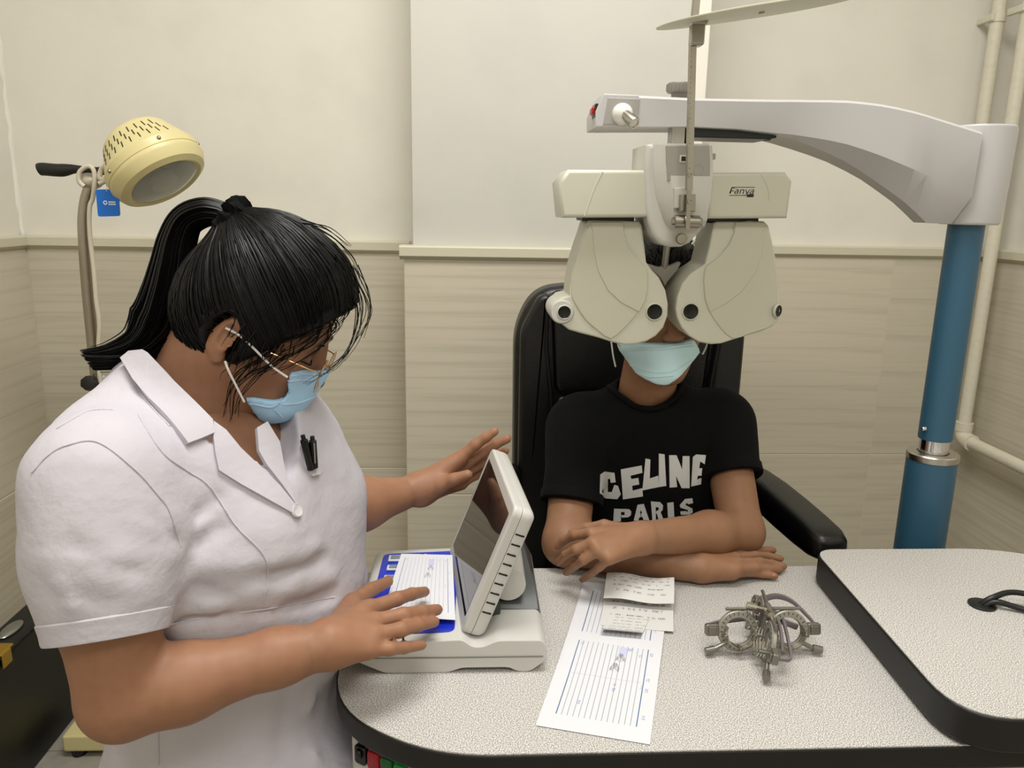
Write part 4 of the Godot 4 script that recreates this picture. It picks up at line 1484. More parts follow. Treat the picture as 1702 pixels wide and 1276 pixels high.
	m.lathe([Vector2(0, 0.035), Vector2(0.05, 0.03), Vector2(0.076, 0.002)], 36)
	part("reflector", m, mat(Color(0.52, 0.50, 0.46), 0.35, 0.6), t)
	m = MB.new()
	m.xf = hx
	m.lathe([Vector2(0, 0.0), Vector2(0.03, -0.004), Vector2(0.03, 0.012), Vector2(0.012, 0.03), Vector2(0.012, 0.036)], 24)
	part("bulb", m, mat(Color(0.75, 0.73, 0.68), 0.2), t)
	var glass := mat(Color(0.75, 0.77, 0.75, 0.35), 0.05)
	glass.transparency = BaseMaterial3D.TRANSPARENCY_ALPHA
	m = MB.new()
	m.xf = hx
	m.lathe([Vector2(0, -0.013), Vector2(0.03, -0.0115), Vector2(0.055, -0.007), Vector2(0.074, -0.001), Vector2(0.074, 0.0005), Vector2(0.055, -0.005), Vector2(0.03, -0.0095), Vector2(0, -0.011)], 36)
	part("glass_cover", m, glass, t)
	# cable looped around the handle and hanging by the pole
	m = MB.new()
	var zz := z + 0.024
	var loop := [on_z(198, 292, zz), on_z(180, 298, zz), on_z(166, 296, zz), on_z(170, 280, zz), on_z(182, 275, zz + 0.01), on_z(190, 282, zz), on_z(184, 295, zz), on_z(165, 305, zz)]
	m.tube(curve(loop, 6), 0.0055, 10)
	loop = [on_z(140, 310, zz), on_z(131, 300, zz), on_z(133, 285, zz), on_z(147, 276, zz), on_z(156, 284, zz), on_z(157, 305, zz), on_z(154, 330, z + 0.018), on_z(149, 345, z + 0.018), on_z(149, 385, z + 0.016), on_z(156, 450, z + 0.016), on_z(160, 500, z + 0.016), on_z(165, 540, z + 0.016), on_z(165, 620, z + 0.016), Vector3(px + 0.018, 0.7, z + 0.016), Vector3(px + 0.02, 0.08, z + 0.016)]
	m.tube(curve(loop, 6), 0.0048, 10)
	part("cable", m, cable, t)
	# blue hanging label
	var q := [on_z(159, 315, zz + 0.01), on_z(197, 314, zz + 0.01), on_z(200, 359, zz + 0.01), on_z(163, 360, zz + 0.01)]
	var tagt := thing("hang_tag", "small blue plastic tag with white print hanging from the lamp clamp", "tag", q[0])
	var pl := PackedVector2Array()
	for p in q:
		pl.append(Vector2(p.x, p.y))
	m = MB.new()
	m.extrude(round_poly(pl, 0.005, 4), zz + 0.009, zz + 0.0105)
	part("card", m, mat(Color(0.0, 0.41, 0.80), 0.4), tagt)
	var wht := mat(Color(0.9, 0.93, 0.97), 0.5)
	var ec := on_z(175, 337, zz + 0.0105)
	m = MB.new()
	m.xf = Transform3D(Basis(), ec)
	m.torus(0.0036, 0.0012, 20, 6, 0.6, PI + 0.4)
	m.torus(0.0032, 0.0013, 20, 6, PI + 0.7, TAU + 0.4)
	part("emblem", m, wht, tagt)
	m = MB.new()
	for i in 8:
		m.box(Vector3(0.0014, 0.0026, 0.0004), ec + Vector3(0.0075 + i * 0.0018, 0.0018, 0.0002))
	for i in 4:
		m.box(Vector3(0.0028, 0.003, 0.0004), ec + Vector3(0.0083 + i * 0.0038, -0.0028, 0.0002))
		m.box(Vector3(0.0012, 0.0012, 0.0005), ec + Vector3(0.0083 + i * 0.0038, -0.0028, 0.0002))
	part("print", m, wht, tagt)
	m = MB.new()
	m.tube(PackedVector3Array([on_z(177, 303, zz + 0.01), on_z(177, 318, zz + 0.01)]), 0.0008, 6)
	part("string", m, wht, tagt)

# ---------------------------------------------------------------- upright case by the left wall
func build_case():
	var black := mat(Color(0.028, 0.03, 0.024), 0.42)
	var t := thing("black_case", "flat black case with metal catches standing against the left wall", "case", Vector3(-1.11, 0, -1.6))
	part("body", slab(Vector3(-1.145, 0.0, -1.905), Vector3(-1.075, 0.345, -1.15), 0.006), black, t)
	part("lid", slab(Vector3(-1.147, 0.346, -1.907), Vector3(-1.072, 0.36, -1.148), 0.004), mat(Color(0.075, 0.08, 0.085), 0.4), t)
	var m := MB.new()
	var c := on_y(35, 1044, 0.365)
	m.ellipsoid(Vector3(-1.11, 0.363, c.z), Vector3(0.018, 0.008, 0.042), Basis(), 20, 8)
	part("handle_plate", m, mat(Color(0.62, 0.62, 0.60), 0.3, 0.8), t)
	c = on_y(10, 1082, 0.362)
	part("brass_catch", slab(Vector3(-1.127, 0.356, c.z - 0.035), Vector3(-1.0715, 0.3625, c.z + 0.03), 0.002), mat(Color(0.80, 0.66, 0.28), 0.3, 0.9), t)
	part("catch_hook", slab(Vector3(-1.0725, 0.325, c.z - 0.02), Vector3(-1.069, 0.36, c.z + 0.015), 0.001), mat(Color(0.80, 0.66, 0.28), 0.3, 0.9), t)

# ---------------------------------------------------------------- bodies and cloth: distances on a grid, meshed as surface nets
class Field:
	var o: Vector3
	var h: float
	var nx: int
	var ny: int
	var nz: int
	var d: PackedFloat32Array
	func _init(lo: Vector3, hi: Vector3, cell: float):
		o = lo
		h = cell
		nx = int((hi.x - lo.x) / h) + 2
		ny = int((hi.y - lo.y) / h) + 2
		nz = int((hi.z - lo.z) / h) + 2
		d.resize(nx * ny * nz)
		d.fill(1.0)
	func span(lo: Vector3, hi: Vector3) -> PackedInt32Array:
		var a := (lo - o) / h
		var b := (hi - o) / h
		return PackedInt32Array([clampi(int(a.x), 0, nx), clampi(int(b.x) + 2, 0, nx), clampi(int(a.y), 0, ny), clampi(int(b.y) + 2, 0, ny), clampi(int(a.z), 0, nz), clampi(int(b.z) + 2, 0, nz)])
	func cap(a: Vector3, b: Vector3, ra: float, rb: float, k := 0.01, sub := false):
		var R := maxf(ra, rb) + k + 3.0 * h
		var s := span(a.min(b) - Vector3.ONE * R, a.max(b) + Vector3.ONE * R)
		var ab := b - a
		var inv := 1.0 / maxf(ab.length_squared(), 1e-9)
		var dr := rb - ra
		for z in range(s[4], s[5]):
			for y in range(s[2], s[3]):
				var row := (z * ny + y) * nx
				var p := o + Vector3(s[0] * h, y * h, z * h) - a
				for x in range(s[0], s[1]):
					var t := clampf(p.dot(ab) * inv, 0.0, 1.0)
					var e := (p - ab * t).length() - ra - dr * t
					p.x += h
					var c := d[row + x]
					if sub:
						e = -e
						var q := maxf(k - absf(c - e), 0.0)
						d[row + x] = maxf(c, e) + q * q / (4.0 * k)
					else:
						var q := maxf(k - absf(c - e), 0.0)
						d[row + x] = minf(c, e) - q * q / (4.0 * k)
	func ell(cn: Vector3, r: Vector3, rot := Basis(), k := 0.01, sub := false):
		var R := maxf(r.x, maxf(r.y, r.z)) + k + 3.0 * h
		var ext := Vector3.ZERO
		for i in 3:
			ext[i] = sqrt(pow(rot.x[i] * r.x, 2) + pow(rot.y[i] * r.y, 2) + pow(rot.z[i] * r.z, 2)) + k + 3.0 * h
		var s := span(cn - ext, cn + ext)
		var inv := rot.transposed()
		var step := inv * Vector3(h, 0, 0)
		var ri := Vector3.ONE / r
		for z in range(s[4], s[5]):
			for y in range(s[2], s[3]):
				var row := (z * ny + y) * nx
				var p := inv * (o + Vector3(s[0] * h, y * h, z * h) - cn)
				for x in range(s[0], s[1]):
					var q1 := p * ri
					var k0 := q1.length()
					var e := k0 * (k0 - 1.0) / maxf((q1 * ri).length(), 1e-6)
					p += step
					var c := d[row + x]
					if sub:
						e = -e
						var q := maxf(k - absf(c - e), 0.0)
						d[row + x] = maxf(c, e) + q * q / (4.0 * k)
					else:
						var q := maxf(k - absf(c - e), 0.0)
						d[row + x] = minf(c, e) - q * q / (4.0 * k)
	func chain(pts: Array, radii: Array, k := 0.01):
		for i in pts.size() - 1:
			cap(pts[i], pts[i + 1], radii[i], radii[i + 1], k)
	# keep only what lies behind a plane (n points to the side that goes), inside a box
	func cut(at: Vector3, n: Vector3, lo: Vector3, hi: Vector3, k := 0.003):
		var s := span(lo, hi)
		for z in range(s[4], s[5]):
			for y in range(s[2], s[3]):
				var row := (z * ny + y) * nx
				for x in range(s[0], s[1]):
					var c := d[row + x]
					if c < 0.06:
						var e := (o + Vector3(x, y, z) * h - at).dot(n)
						var q := maxf(k - absf(c - e), 0.0)
						d[row + x] = maxf(c, e) + q * q / (4.0 * k)
	func ripple(noise: FastNoiseLite, amp: float, band: float):
		var i := 0
		for z in nz:
			for y in ny:
				for x in nx:
					if absf(d[i]) < band:
						d[i] += noise.get_noise_3d(o.x + x * h, (o.y + y * h) * 1.6, o.z + z * h) * amp
					i += 1
	func fold(a: Vector3, b: Vector3, width: float, amp: float):       # a crease (amp < 0) or a ridge (amp > 0) between two points of the surface
		var R := width * 2.2
		var s := span(a.min(b) - Vector3.ONE * R, a.max(b) + Vector3.ONE * R)
		var ab := b - a
		var inv := 1.0 / maxf(ab.length_squared(), 1e-9)
		for z in range(s[4], s[5]):
			for y in range(s[2], s[3]):
				var row := (z * ny + y) * nx
				for x in range(s[0], s[1]):
					if absf(d[row + x]) < 0.03:
						var p := o + Vector3(x, y, z) * h - a
						var t := p.dot(ab) * inv
						var fade := clampf(minf(t, 1.0 - t) * 3.0 + 0.4, 0.0, 1.0)
						var e := (p - ab * clampf(t, 0.0, 1.0)).length() / width
						if e < 2.2:
							d[row + x] -= amp * fade * exp(-e * e)
	func copy() -> Field:
		var f := Field.new(o, o + Vector3(nx - 2, ny - 2, nz - 2) * h + Vector3.ONE * h * 0.01, h)
		f.nx = nx
		f.ny = ny
		f.nz = nz
		f.d = d.duplicate()
		return f
	func merge(g: Field, k: float):       # join another field into this one
		var s := span(g.o, g.o + Vector3(g.nx, g.ny, g.nz) * g.h)
		for z in range(s[4], s[5]):
			for y in range(s[2], s[3]):
				var row := (z * ny + y) * nx
				for x in range(s[0], s[1]):
					var p := o + Vector3(x, y, z) * h
					var q := (p - g.o) / g.h
					if q.x < 0 or q.y < 0 or q.z < 0 or q.x > g.nx - 1 or q.y > g.ny - 1 or q.z > g.nz - 1:
						continue
					var e := g.at(p)
					if e < 0.5:
						var c := d[row + x]
						var w := maxf(k - absf(c - e), 0.0)
						d[row + x] = minf(c, e) - w * w / (4.0 * k)
	func at(p: Vector3) -> float:
		var q := (p - o) / h
		var x := clampi(int(floor(q.x)), 0, nx - 2)
		var y := clampi(int(floor(q.y)), 0, ny - 2)
		var z := clampi(int(floor(q.z)), 0, nz - 2)
		var f := Vector3(clampf(q.x - x, 0, 1), clampf(q.y - y, 0, 1), clampf(q.z - z, 0, 1))
		var i := (z * ny + y) * nx + x
		var sy := nx
		var sz := nx * ny
		var a := lerpf(lerpf(d[i], d[i + 1], f.x), lerpf(d[i + sy], d[i + sy + 1], f.x), f.y)
		var b := lerpf(lerpf(d[i + sz], d[i + sz + 1], f.x), lerpf(d[i + sz + sy], d[i + sz + sy + 1], f.x), f.y)
		return lerpf(a, b, f.z)
	func normal(p: Vector3) -> Vector3:
		var e := h * 0.8
		var n := Vector3(at(p + Vector3(e, 0, 0)) - at(p - Vector3(e, 0, 0)), at(p + Vector3(0, e, 0)) - at(p - Vector3(0, e, 0)), at(p + Vector3(0, 0, e)) - at(p - Vector3(0, 0, e)))
		return n.normalized() if n.length_squared() > 1e-14 else Vector3.UP
	func hit(from: Vector3, dir: Vector3, far: float) -> Vector3:      # first crossing along a line; Vector3.INF if none
		var t := 0.0
		var was := 1.0
		while t < far:
			var e := at(from + dir * t)
			if e < 0.0:
				var step := minf(maxf(was * 0.7, h * 0.4), 0.02)
				var lo := t - step
				var hi := t
				for i in 8:
					var m := (lo + hi) / 2
					if at(from + dir * m) < 0:
						hi = m
					else:
						lo = m
				return from + dir * hi
			was = e
			t += minf(maxf(e * 0.7, h * 0.4), 0.02)
		return Vector3.INF

class NetMesh:
	var v := PackedVector3Array()
	var n := PackedVector3Array()
	var c := PackedColorArray()
	var ix := PackedInt32Array()
	func add(f: Field, plain := Color.WHITE):
		var nx := f.nx
		var ny := f.ny
		var nz := f.nz
		var d := f.d
		var h := f.h
		var sy := nx
		var sz := nx * ny
		var id := PackedInt32Array()
		id.resize(nx * ny * nz)
		id.fill(-1)
		for z in nz - 1:
			for y in ny - 1:
				var i := z * sz + y * sy
				for x in nx - 1:
					var d0 := d[i]
					if absf(d0) > h * 4.0:
						i += 1
						continue
					var d1 := d[i + 1]
					var d2 := d[i + sy]
					var d3 := d[i + sy + 1]
					var d4 := d[i + sz]
					var d5 := d[i + sz + 1]
					var d6 := d[i + sz + sy]
					var d7 := d[i + sz + sy + 1]
					var neg := int(d0 < 0) + int(d1 < 0) + int(d2 < 0) + int(d3 < 0) + int(d4 < 0) + int(d5 < 0) + int(d6 < 0) + int(d7 < 0)
					if neg == 0 or neg == 8:
						i += 1
						continue
					var s := Vector3.ZERO
					var m := 0
					if (d0 < 0) != (d1 < 0): s += Vector3(d0 / (d0 - d1), 0, 0); m += 1
					if (d2 < 0) != (d3 < 0): s += Vector3(d2 / (d2 - d3), 1, 0); m += 1
					if (d4 < 0) != (d5 < 0): s += Vector3(d4 / (d4 - d5), 0, 1); m += 1
					if (d6 < 0) != (d7 < 0): s += Vector3(d6 / (d6 - d7), 1, 1); m += 1
					if (d0 < 0) != (d2 < 0): s += Vector3(0, d0 / (d0 - d2), 0); m += 1
					if (d1 < 0) != (d3 < 0): s += Vector3(1, d1 / (d1 - d3), 0); m += 1
					if (d4 < 0) != (d6 < 0): s += Vector3(0, d4 / (d4 - d6), 1); m += 1
					if (d5 < 0) != (d7 < 0): s += Vector3(1, d5 / (d5 - d7), 1); m += 1
					if (d0 < 0) != (d4 < 0): s += Vector3(0, 0, d0 / (d0 - d4)); m += 1
					if (d1 < 0) != (d5 < 0): s += Vector3(1, 0, d1 / (d1 - d5)); m += 1
					if (d2 < 0) != (d6 < 0): s += Vector3(0, 1, d2 / (d2 - d6)); m += 1
					if (d3 < 0) != (d7 < 0): s += Vector3(1, 1, d3 / (d3 - d7)); m += 1
					s /= m
					var p := f.o + (Vector3(x, y, z) + s) * h
					id[i] = v.size()
					v.append(p)
					var nn := f.normal(p)
					n.append(nn)
					c.append(plain)
					i += 1
		for z in range(1, nz - 1):
			for y in range(1, ny - 1):
				var i := z * sz + y * sy + 1
				for x in range(1, nx - 1):
					var me := id[i]
					if me >= 0:
						var a := d[i] < 0
						if a != (d[i + 1] < 0):
							face(id[i - sy - sz], id[i - sz], me, id[i - sy], a)
						if a != (d[i + sy] < 0):
							face(id[i - 1 - sz], id[i - 1], me, id[i - sz], a)
						if a != (d[i + sz] < 0):
							face(id[i - 1 - sy], id[i - sy], me, id[i - 1], a)
					i += 1
	func face(p: int, q: int, r: int, s: int, flip: bool):
		if p < 0 or q < 0 or r < 0 or s < 0:
			return
		if flip:
			ix.append_array(PackedInt32Array([p, r, q, p, s, r]))
		else:
			ix.append_array(PackedInt32Array([p, q, r, p, r, s]))
	func mesh() -> ArrayMesh:
		var arr := []
		arr.resize(Mesh.ARRAY_MAX)
		arr[Mesh.ARRAY_VERTEX] = v
		arr[Mesh.ARRAY_NORMAL] = n
		arr[Mesh.ARRAY_COLOR] = c
		arr[Mesh.ARRAY_INDEX] = ix
		var m := ArrayMesh.new()
		m.add_surface_from_arrays(Mesh.PRIMITIVE_TRIANGLES, arr)
		return m

func field_around(pts: Array, pad: float, cell: float) -> Field:
	var lo: Vector3 = pts[0]
	var hi: Vector3 = pts[0]
	for p in pts:
		lo = lo.min(p)
		hi = hi.max(p)
	return Field.new(lo - Vector3.ONE * pad, hi + Vector3.ONE * pad, cell)

func reach(f: Field, px: float, py: float) -> Vector3:       # the point of a surface met by a sight line
	var dir := ray_dir(px, py).normalized()
	return f.hit(CAM_AT + dir * 0.35, dir, 2.0)

func drape_line(f: Field, flat: Array, lift: float, per := 8) -> PackedVector3Array:
	var src := []
	for i in range(0, flat.size(), 2):
		src.append(Vector3(flat[i], flat[i + 1], 0))
	var out := PackedVector3Array()
	for p in curve(src, per):
		var q := reach(f, p.x, p.y)
		if q != Vector3.INF:
			out.append(q + f.normal(q) * lift)
	return out

# a piece of cloth or print lying on a surface, with its own thickness; outline in pixels of the photograph
func patch(f: Field, flat: Array, lift: float, step: float, mb: MB, smooth_n := 0, roll := 0.0):
	var poly := PackedVector2Array()
	for i in range(0, flat.size(), 2):
		poly.append(Vector2(flat[i], flat[i + 1]))
	if smooth_n > 0:
		poly = smooth_closed(poly, smooth_n)
	var pts := PackedVector2Array()
	for i in poly.size():
		var a := poly[i]
		var b := poly[(i + 1) % poly.size()]
		var n := maxi(1, int(ceil(a.distance_to(b) / step)))
		for k in n:
			pts.append(a.lerp(b, float(k) / n))
	var nb := pts.size()
	var box := Rect2(pts[0], Vector2.ZERO)
	for p in pts:
		box = box.expand(p)
	var edge := pts.duplicate()
	var row := 0
	var y := box.position.y + step * 0.5
	while y < box.end.y:
		var x := box.position.x + step * (0.5 if row % 2 else 0.0)
		while x < box.end.x:
			var q := Vector2(x, y)
			if Geometry2D.is_point_in_polygon(q, edge):
				var near := INF
				for e in edge:
					near = minf(near, e.distance_squared_to(q))
				if near > step * step * 0.3:
					pts.append(q)
			x += step
		y += step * 0.87
		row += 1
	var top := PackedVector3Array()
	var low := PackedVector3Array()
	var ok := []
	for i in pts.size():
		var q := reach(f, pts[i].x, pts[i].y)
		if q == Vector3.INF:
			ok.append(false)
			top.append(Vector3.ZERO)
			low.append(Vector3.ZERO)
			continue
		var nn := f.normal(q)
		ok.append(true)
		top.append(q + nn * lift)
		low.append(q - nn * 0.002)
	var ix := Geometry2D.triangulate_delaunay(pts)
	for t in range(0, ix.size(), 3):
		var a := ix[t]
		var b := ix[t + 1]
		var c := ix[t + 2]
		if not (ok[a] and ok[b] and ok[c]):
			continue
		if not Geometry2D.is_point_in_polygon((pts[a] + pts[b] + pts[c]) / 3.0, edge):
			continue
		if (pts[b] - pts[a]).cross(pts[c] - pts[a]) > 0:
			mb.tri(top[a], top[c], top[b])
		else:
			mb.tri(top[a], top[b], top[c])
	for i in nb:
		var j := (i + 1) % nb
		if ok[i] and ok[j]:
			mb.quad(low[i], low[j], top[j], top[i])

# the turned-up end of a sleeve: a band around the axis, closed at its lower edge
func hem_band(f: Field, hem: Vector3, axis: Vector3, hem_n: Vector3, r: float, width: float, lift: float) -> MB:
	var m := MB.new()
	var u := axis.cross(Vector3.BACK if absf(axis.z) < 0.9 else Vector3.RIGHT).normalized()
	var w := axis.cross(u)
	var rings := []
	for q in [[width, 0.0], [width - 0.002, lift], [width * 0.5, lift], [0.0015, lift], [-0.001, lift * 0.4], [-0.001, -0.009]]:
		var ring := PackedVector3Array()
		for i in 40:
			var a := TAU * i / 40
			var rad := u * cos(a) + w * sin(a)
			var s := -(rad * r).dot(hem_n) / axis.dot(hem_n)
			var c: Vector3 = hem + axis * (s - maxf(q[0], 0.004))
			var p := f.hit(c + rad * (r + 0.04), -rad, r + 0.03)
			var rr := (p - c).dot(rad) if p != Vector3.INF else r
			ring.append(hem + axis * (s - q[0]) + rad * (rr + q[1]))
		rings.append(ring)
	m.loft(rings, false)
	return m

func skin_part(called: String, s: NetMesh, material: Material, parent: Node3D) -> MeshInstance3D:
	var o := obj(called, s.mesh(), material, parent)
	var p: Node = parent
	var off := Vector3.ZERO
	while p != self:
		off += p.position
		p = p.get_parent()
	o.position = -off
	return o

func finger(f: Field, pts: Array, r: float, k := 0.004):
	# knuckle, middle joint, last joint, tip: joints a little thicker than the bones between them
	f.cap(pts[0], pts[1], r * 1.18, r * 1.02, k)
	f.cap(pts[1], pts[2], r * 1.04, r * 0.92, k)
	f.cap(pts[2], pts[3], r * 0.94, r * 0.80, k)

func nail(mb: MB, a: Vector3, tip: Vector3, up: Vector3, r: float):
	var y := (tip - a).normalized()
	var z := (up - y * up.dot(y)).normalized()
	mb.ellipsoid(a.lerp(tip, 0.80) + z * r * 0.62, Vector3(r * 0.66, r * 0.88, r * 0.24), Basis(y.cross(z), y, z), 12, 8)

func skin_material(c: Color) -> StandardMaterial3D:
	var m := mat(c, 0.5, 0.0, 0.4)
	m.albedo_texture = noise_tex(0.012, [[0.2, Color(0.955, 0.945, 0.94)], [0.5, Color(0.98, 0.977, 0.975)], [0.8, Color(1, 1, 1)]], 61, 512, 5)
	m.uv1_triplanar = true
	m.uv1_world_triplanar = true
	m.uv1_scale = Vector3.ONE * 7.0
	m.subsurf_scatter_enabled = true
	m.subsurf_scatter_strength = 0.08
	return m

func build_people():
	build_optometrist()
	build_boy()

# ---------------------------------------------------------------- the optometrist
func build_optometrist():
	var zc := -0.97
	var head := on_z(443, 500, zc)
	var t := thing("person", "woman in a white short-sleeved coat and mask, hand on the console", "person", Vector3(-0.36, 0, -0.95))
	var skin_m := skin_material(Color(0.60, 0.435, 0.335))
	var coat_m := cloth(Color(0.75, 0.735, 0.77), 0.06, 8.0, 15)
	var hair_m := mat(Color(0.016, 0.013, 0.012), 0.42, 0.0, 0.33)
	var pitch := deg_to_rad(30.0)
	var F := Vector3(cos(pitch), -sin(pitch), 0)
	var U := Vector3(sin(pitch), cos(pitch), 0)
	var R := Vector3(0, 0, 1)
	var rot := Basis(F, U, R)
	var S := 0.9                    # size of the face
	var Fs := F * S
	var Us := U * S
	var Rs := R * S

	# ---- head
	var hf := Field.new(head + Vector3(-0.17, -0.27, -0.12), head + Vector3(0.17, 0.14, 0.12), 0.0036)
	hf.ell(head, Vector3(0.096, 0.094, 0.076) * S, rot, 0.01)
	hf.ell(head + Fs * 0.035 + Us * -0.05, Vector3(0.062, 0.08, 0.062) * S, rot, 0.02)
	hf.ell(head + Fs * 0.058 + Us * -0.095, Vector3(0.036, 0.038, 0.042) * S, rot, 0.02)
	for s: float in [-1.0, 1.0]:
		hf.cap(head + Fs * -0.012 + Us * -0.085 + Rs * 0.052 * s, head + Fs * 0.07 + Us * -0.122 + Rs * 0.014 * s, 0.018, 0.017, 0.022)
		hf.ell(head + Fs * 0.062 + Us * -0.055 + Rs * 0.034 * s, Vector3(0.026, 0.028, 0.026) * S, rot, 0.02)
		hf.ell(head + Fs * 0.083 + Us * -0.012 + Rs * 0.032 * s, Vector3(0.016, 0.010, 0.028) * S, rot, 0.012)
		hf.ell(head + Fs * 0.093 + Us * -0.034 + Rs * 0.032 * s, Vector3(0.013, 0.010, 0.018) * S, rot, 0.006, true)
		hf.ell(head + Fs * 0.080 + Us * -0.034 + Rs * 0.032 * s, Vector3(0.014, 0.0125, 0.0145) * S, rot, 0.003)
		# ear: a bowl with a rim and a lobe
		var ec := head + Fs * -0.012 + Us * -0.048 + Rs * 0.074 * s
		var er := Basis(F, U, R) * Basis(Vector3.FORWARD, 0.2) * Basis(Vector3.UP, -0.42 * s)
		hf.ell(ec + Rs * 0.006 * s, Vector3(0.017, 0.030, 0.007) * S, er, 0.004)
		hf.ell(ec + Rs * 0.012 * s + Fs * 0.004 + Us * 0.004, Vector3(0.010, 0.019, 0.006) * S, er, 0.003, true)
		hf.ell(ec + Rs * 0.005 * s + Fs * 0.008 + Us * -0.002, Vector3(0.004, 0.006, 0.005) * S, er, 0.003)
		hf.ell(ec + Rs * 0.004 * s + Fs * 0.004 + Us * -0.028, Vector3(0.0085, 0.0095, 0.005) * S, er, 0.005)
	hf.cap(head + Fs * 0.096 + Us * -0.022, head + Fs * 0.112 + Us * -0.066, 0.0072, 0.0108, 0.011)
	hf.ell(head + Fs * 0.095 + Us * -0.098, Vector3(0.012, 0.012, 0.024) * S, rot, 0.012)
	var neck_lo := on_z(318, 715, -0.955)
	var neck_hi := head + F * -0.035 + U * -0.07
	hf.cap(neck_lo, neck_hi, 0.066, 0.056, 0.03)
	var body := NetMesh.new()
	body.add(hf)

	# ---- near arm: elbow beside the body, forearm to the console
	var sh := on_z(165, 812, -0.80)
	var el := on_z(205, 1156, -0.748)
	var wr := on_y(540, 1072, 0.878)
	var af := field_around([sh, el, wr], 0.085, 0.0055)
	af.cap(sh, on_z(178, 1000, -0.757), 0.058, 0.050, 0.02)
	af.cap(on_z(178, 1000, -0.757), el, 0.050, 0.0455, 0.02)
	af.cap(el, el.lerp(wr, 0.28) + Vector3(0, -0.002, 0), 0.0455, 0.0405, 0.010)
	af.cap(el.lerp(wr, 0.28) + Vector3(0, -0.002, 0), el.lerp(wr, 0.75), 0.0405, 0.030, 0.02)
	af.cap(el.lerp(wr, 0.75), wr, 0.030, 0.0265, 0.02)
	af.fold(on_z(226, 1114, el.z + 0.036), on_z(292, 1074, el.z + 0.02), 0.007, -0.007)
	body.add(af)
	# ---- far arm
	var fsh := on_z(478, 745, -1.10)
	var fel := on_z(548, 845, -1.115)
	var fwr := on_z(690, 815, -1.195)
	var ff := field_around([fsh, fel, fwr], 0.08, 0.0055)
	ff.cap(fsh, fel, 0.056, 0.047, 0.02)
	ff.cap(fel, fel.lerp(fwr, 0.35) + Vector3(0, -0.003, 0), 0.045, 0.040, 0.02)
	ff.cap(fel.lerp(fwr, 0.35) + Vector3(0, -0.003, 0), fwr, 0.040, 0.0235, 0.02)
	body.add(ff)
	# ---- trunk under the coat
	var fwd := Vector3(0.94, 0, 0.34)
	var side := Vector3(-0.34, 0, 0.94)
	var tr := Basis(fwd, Vector3.UP, side)
	var chest := on_z(545, 858, -0.93) - fwd * 0.135
	var waist := on_z(528, 935, -0.93) - fwd * 0.122
	var belly := on_z(572, 1020, -0.93) - fwd * 0.150
	var tf := Field.new(Vector3(-0.62, 0.5, -1.22), Vector3(-0.12, 1.24, -0.70), 0.013)
	tf.ell(chest, Vector3(0.09, 0.15, 0.13), tr, 0.05)
	tf.ell(belly, Vector3(0.08, 0.15, 0.11), tr, 0.05)
	tf.cap(sh, fsh, 0.05, 0.05, 0.05)
	tf.cap(neck_lo, neck_lo.lerp(chest, 0.6), 0.064, 0.07, 0.04)
	body.add(tf)

	# ---- near hand
	var hh := [
		[on_y(565, 1030, 0.872), on_y(586, 1003, 0.868), on_y(615, 981, 0.862), on_y(645, 966, 0.858)],
		[on_y(615, 1012, 0.878), on_y(660, 995, 0.877), on_y(684, 987, 0.868), on_y(706, 983, 0.856)],
		[on_y(620, 1034, 0.882), on_y(670, 1022, 0.881), on_y(700, 1017, 0.870), on_y(727, 1013, 0.856)],
		[on_y(620, 1056, 0.880), on_y(666, 1046, 0.878), on_y(694, 1039, 0.867), on_y(722, 1033, 0.853)],
		[on_y(612, 1078, 0.872), on_y(648, 1078, 0.868), on_y(672, 1076, 0.858), on_y(701, 1072, 0.847)]]
	var rr := [0.0098, 0.0090, 0.0093, 0.0088, 0.0078]
	var lo := Vector3.INF
	var hi := -Vector3.INF
	for g in hh:
		for p in g:
			lo = lo.min(p)
			hi = hi.max(p)
	var wb := el.lerp(wr, 0.9)
	lo = lo.min(wr).min(wb)
	hi = hi.max(wr).max(wb)
	var nf := Field.new(lo - Vector3.ONE * 0.042, hi + Vector3.ONE * 0.042, 0.003)
	nf.cap(wb, wr, 0.0283, 0.0265, 0.01)
	for i in range(1, 5):
		nf.cap(wr.lerp(hh[i][0], 0.15), hh[i][0], 0.0215, 0.0128, 0.016)
	nf.cap(wr.lerp(hh[0][0], 0.3), hh[0][1], 0.018, 0.0125, 0.014)
	nf.cap(hh[0][1], hh[1][0].lerp(wr, 0.25), 0.010, 0.012, 0.012)
	nf.cap(hh[0][1], hh[0][2], 0.0118, 0.0102, 0.005)
	nf.cap(hh[0][2], hh[0][3], 0.0102, 0.0078, 0.004)
	for i in range(1, 5):
		finger(nf, hh[i], rr[i])
	body.add(nf)
	var nail_m := mat(Color(0.74, 0.55, 0.47), 0.3)
	for i in 5:
		var nb := MB.new()
		nail(nb, hh[i][2], hh[i][3], Vector3(0.1, 1, 0.3 if i else -0.2), rr[i] * 0.85)
		part("fingernail", nb, nail_m, t)

	# ---- far hand, raised behind the top of the screen
	var zz := -1.215
	var fh := [
		[on_z(718, 820, -1.20), on_z(733, 806, -1.185), on_z(754, 797, -1.178), on_z(777, 789, -1.175)],
		[on_z(766, 760, zz), on_z(790, 739, zz), on_z(807, 727, zz), on_z(822, 717, zz)],
		[on_z(772, 771, zz - 0.018), on_z(802, 751, zz - 0.02), on_z(823, 738, zz - 0.02), on_z(843, 729, zz - 0.018)],
		[on_z(772, 786, zz - 0.034), on_z(802, 768, zz - 0.038), on_z(822, 757, zz - 0.038), on_z(840, 749, zz - 0.036)],
		[on_z(766, 803, zz - 0.046), on_z(790, 790, zz - 0.05), on_z(806, 780, zz - 0.05), on_z(821, 772, zz - 0.05)]]
	lo = Vector3.INF
	hi = -Vector3.INF
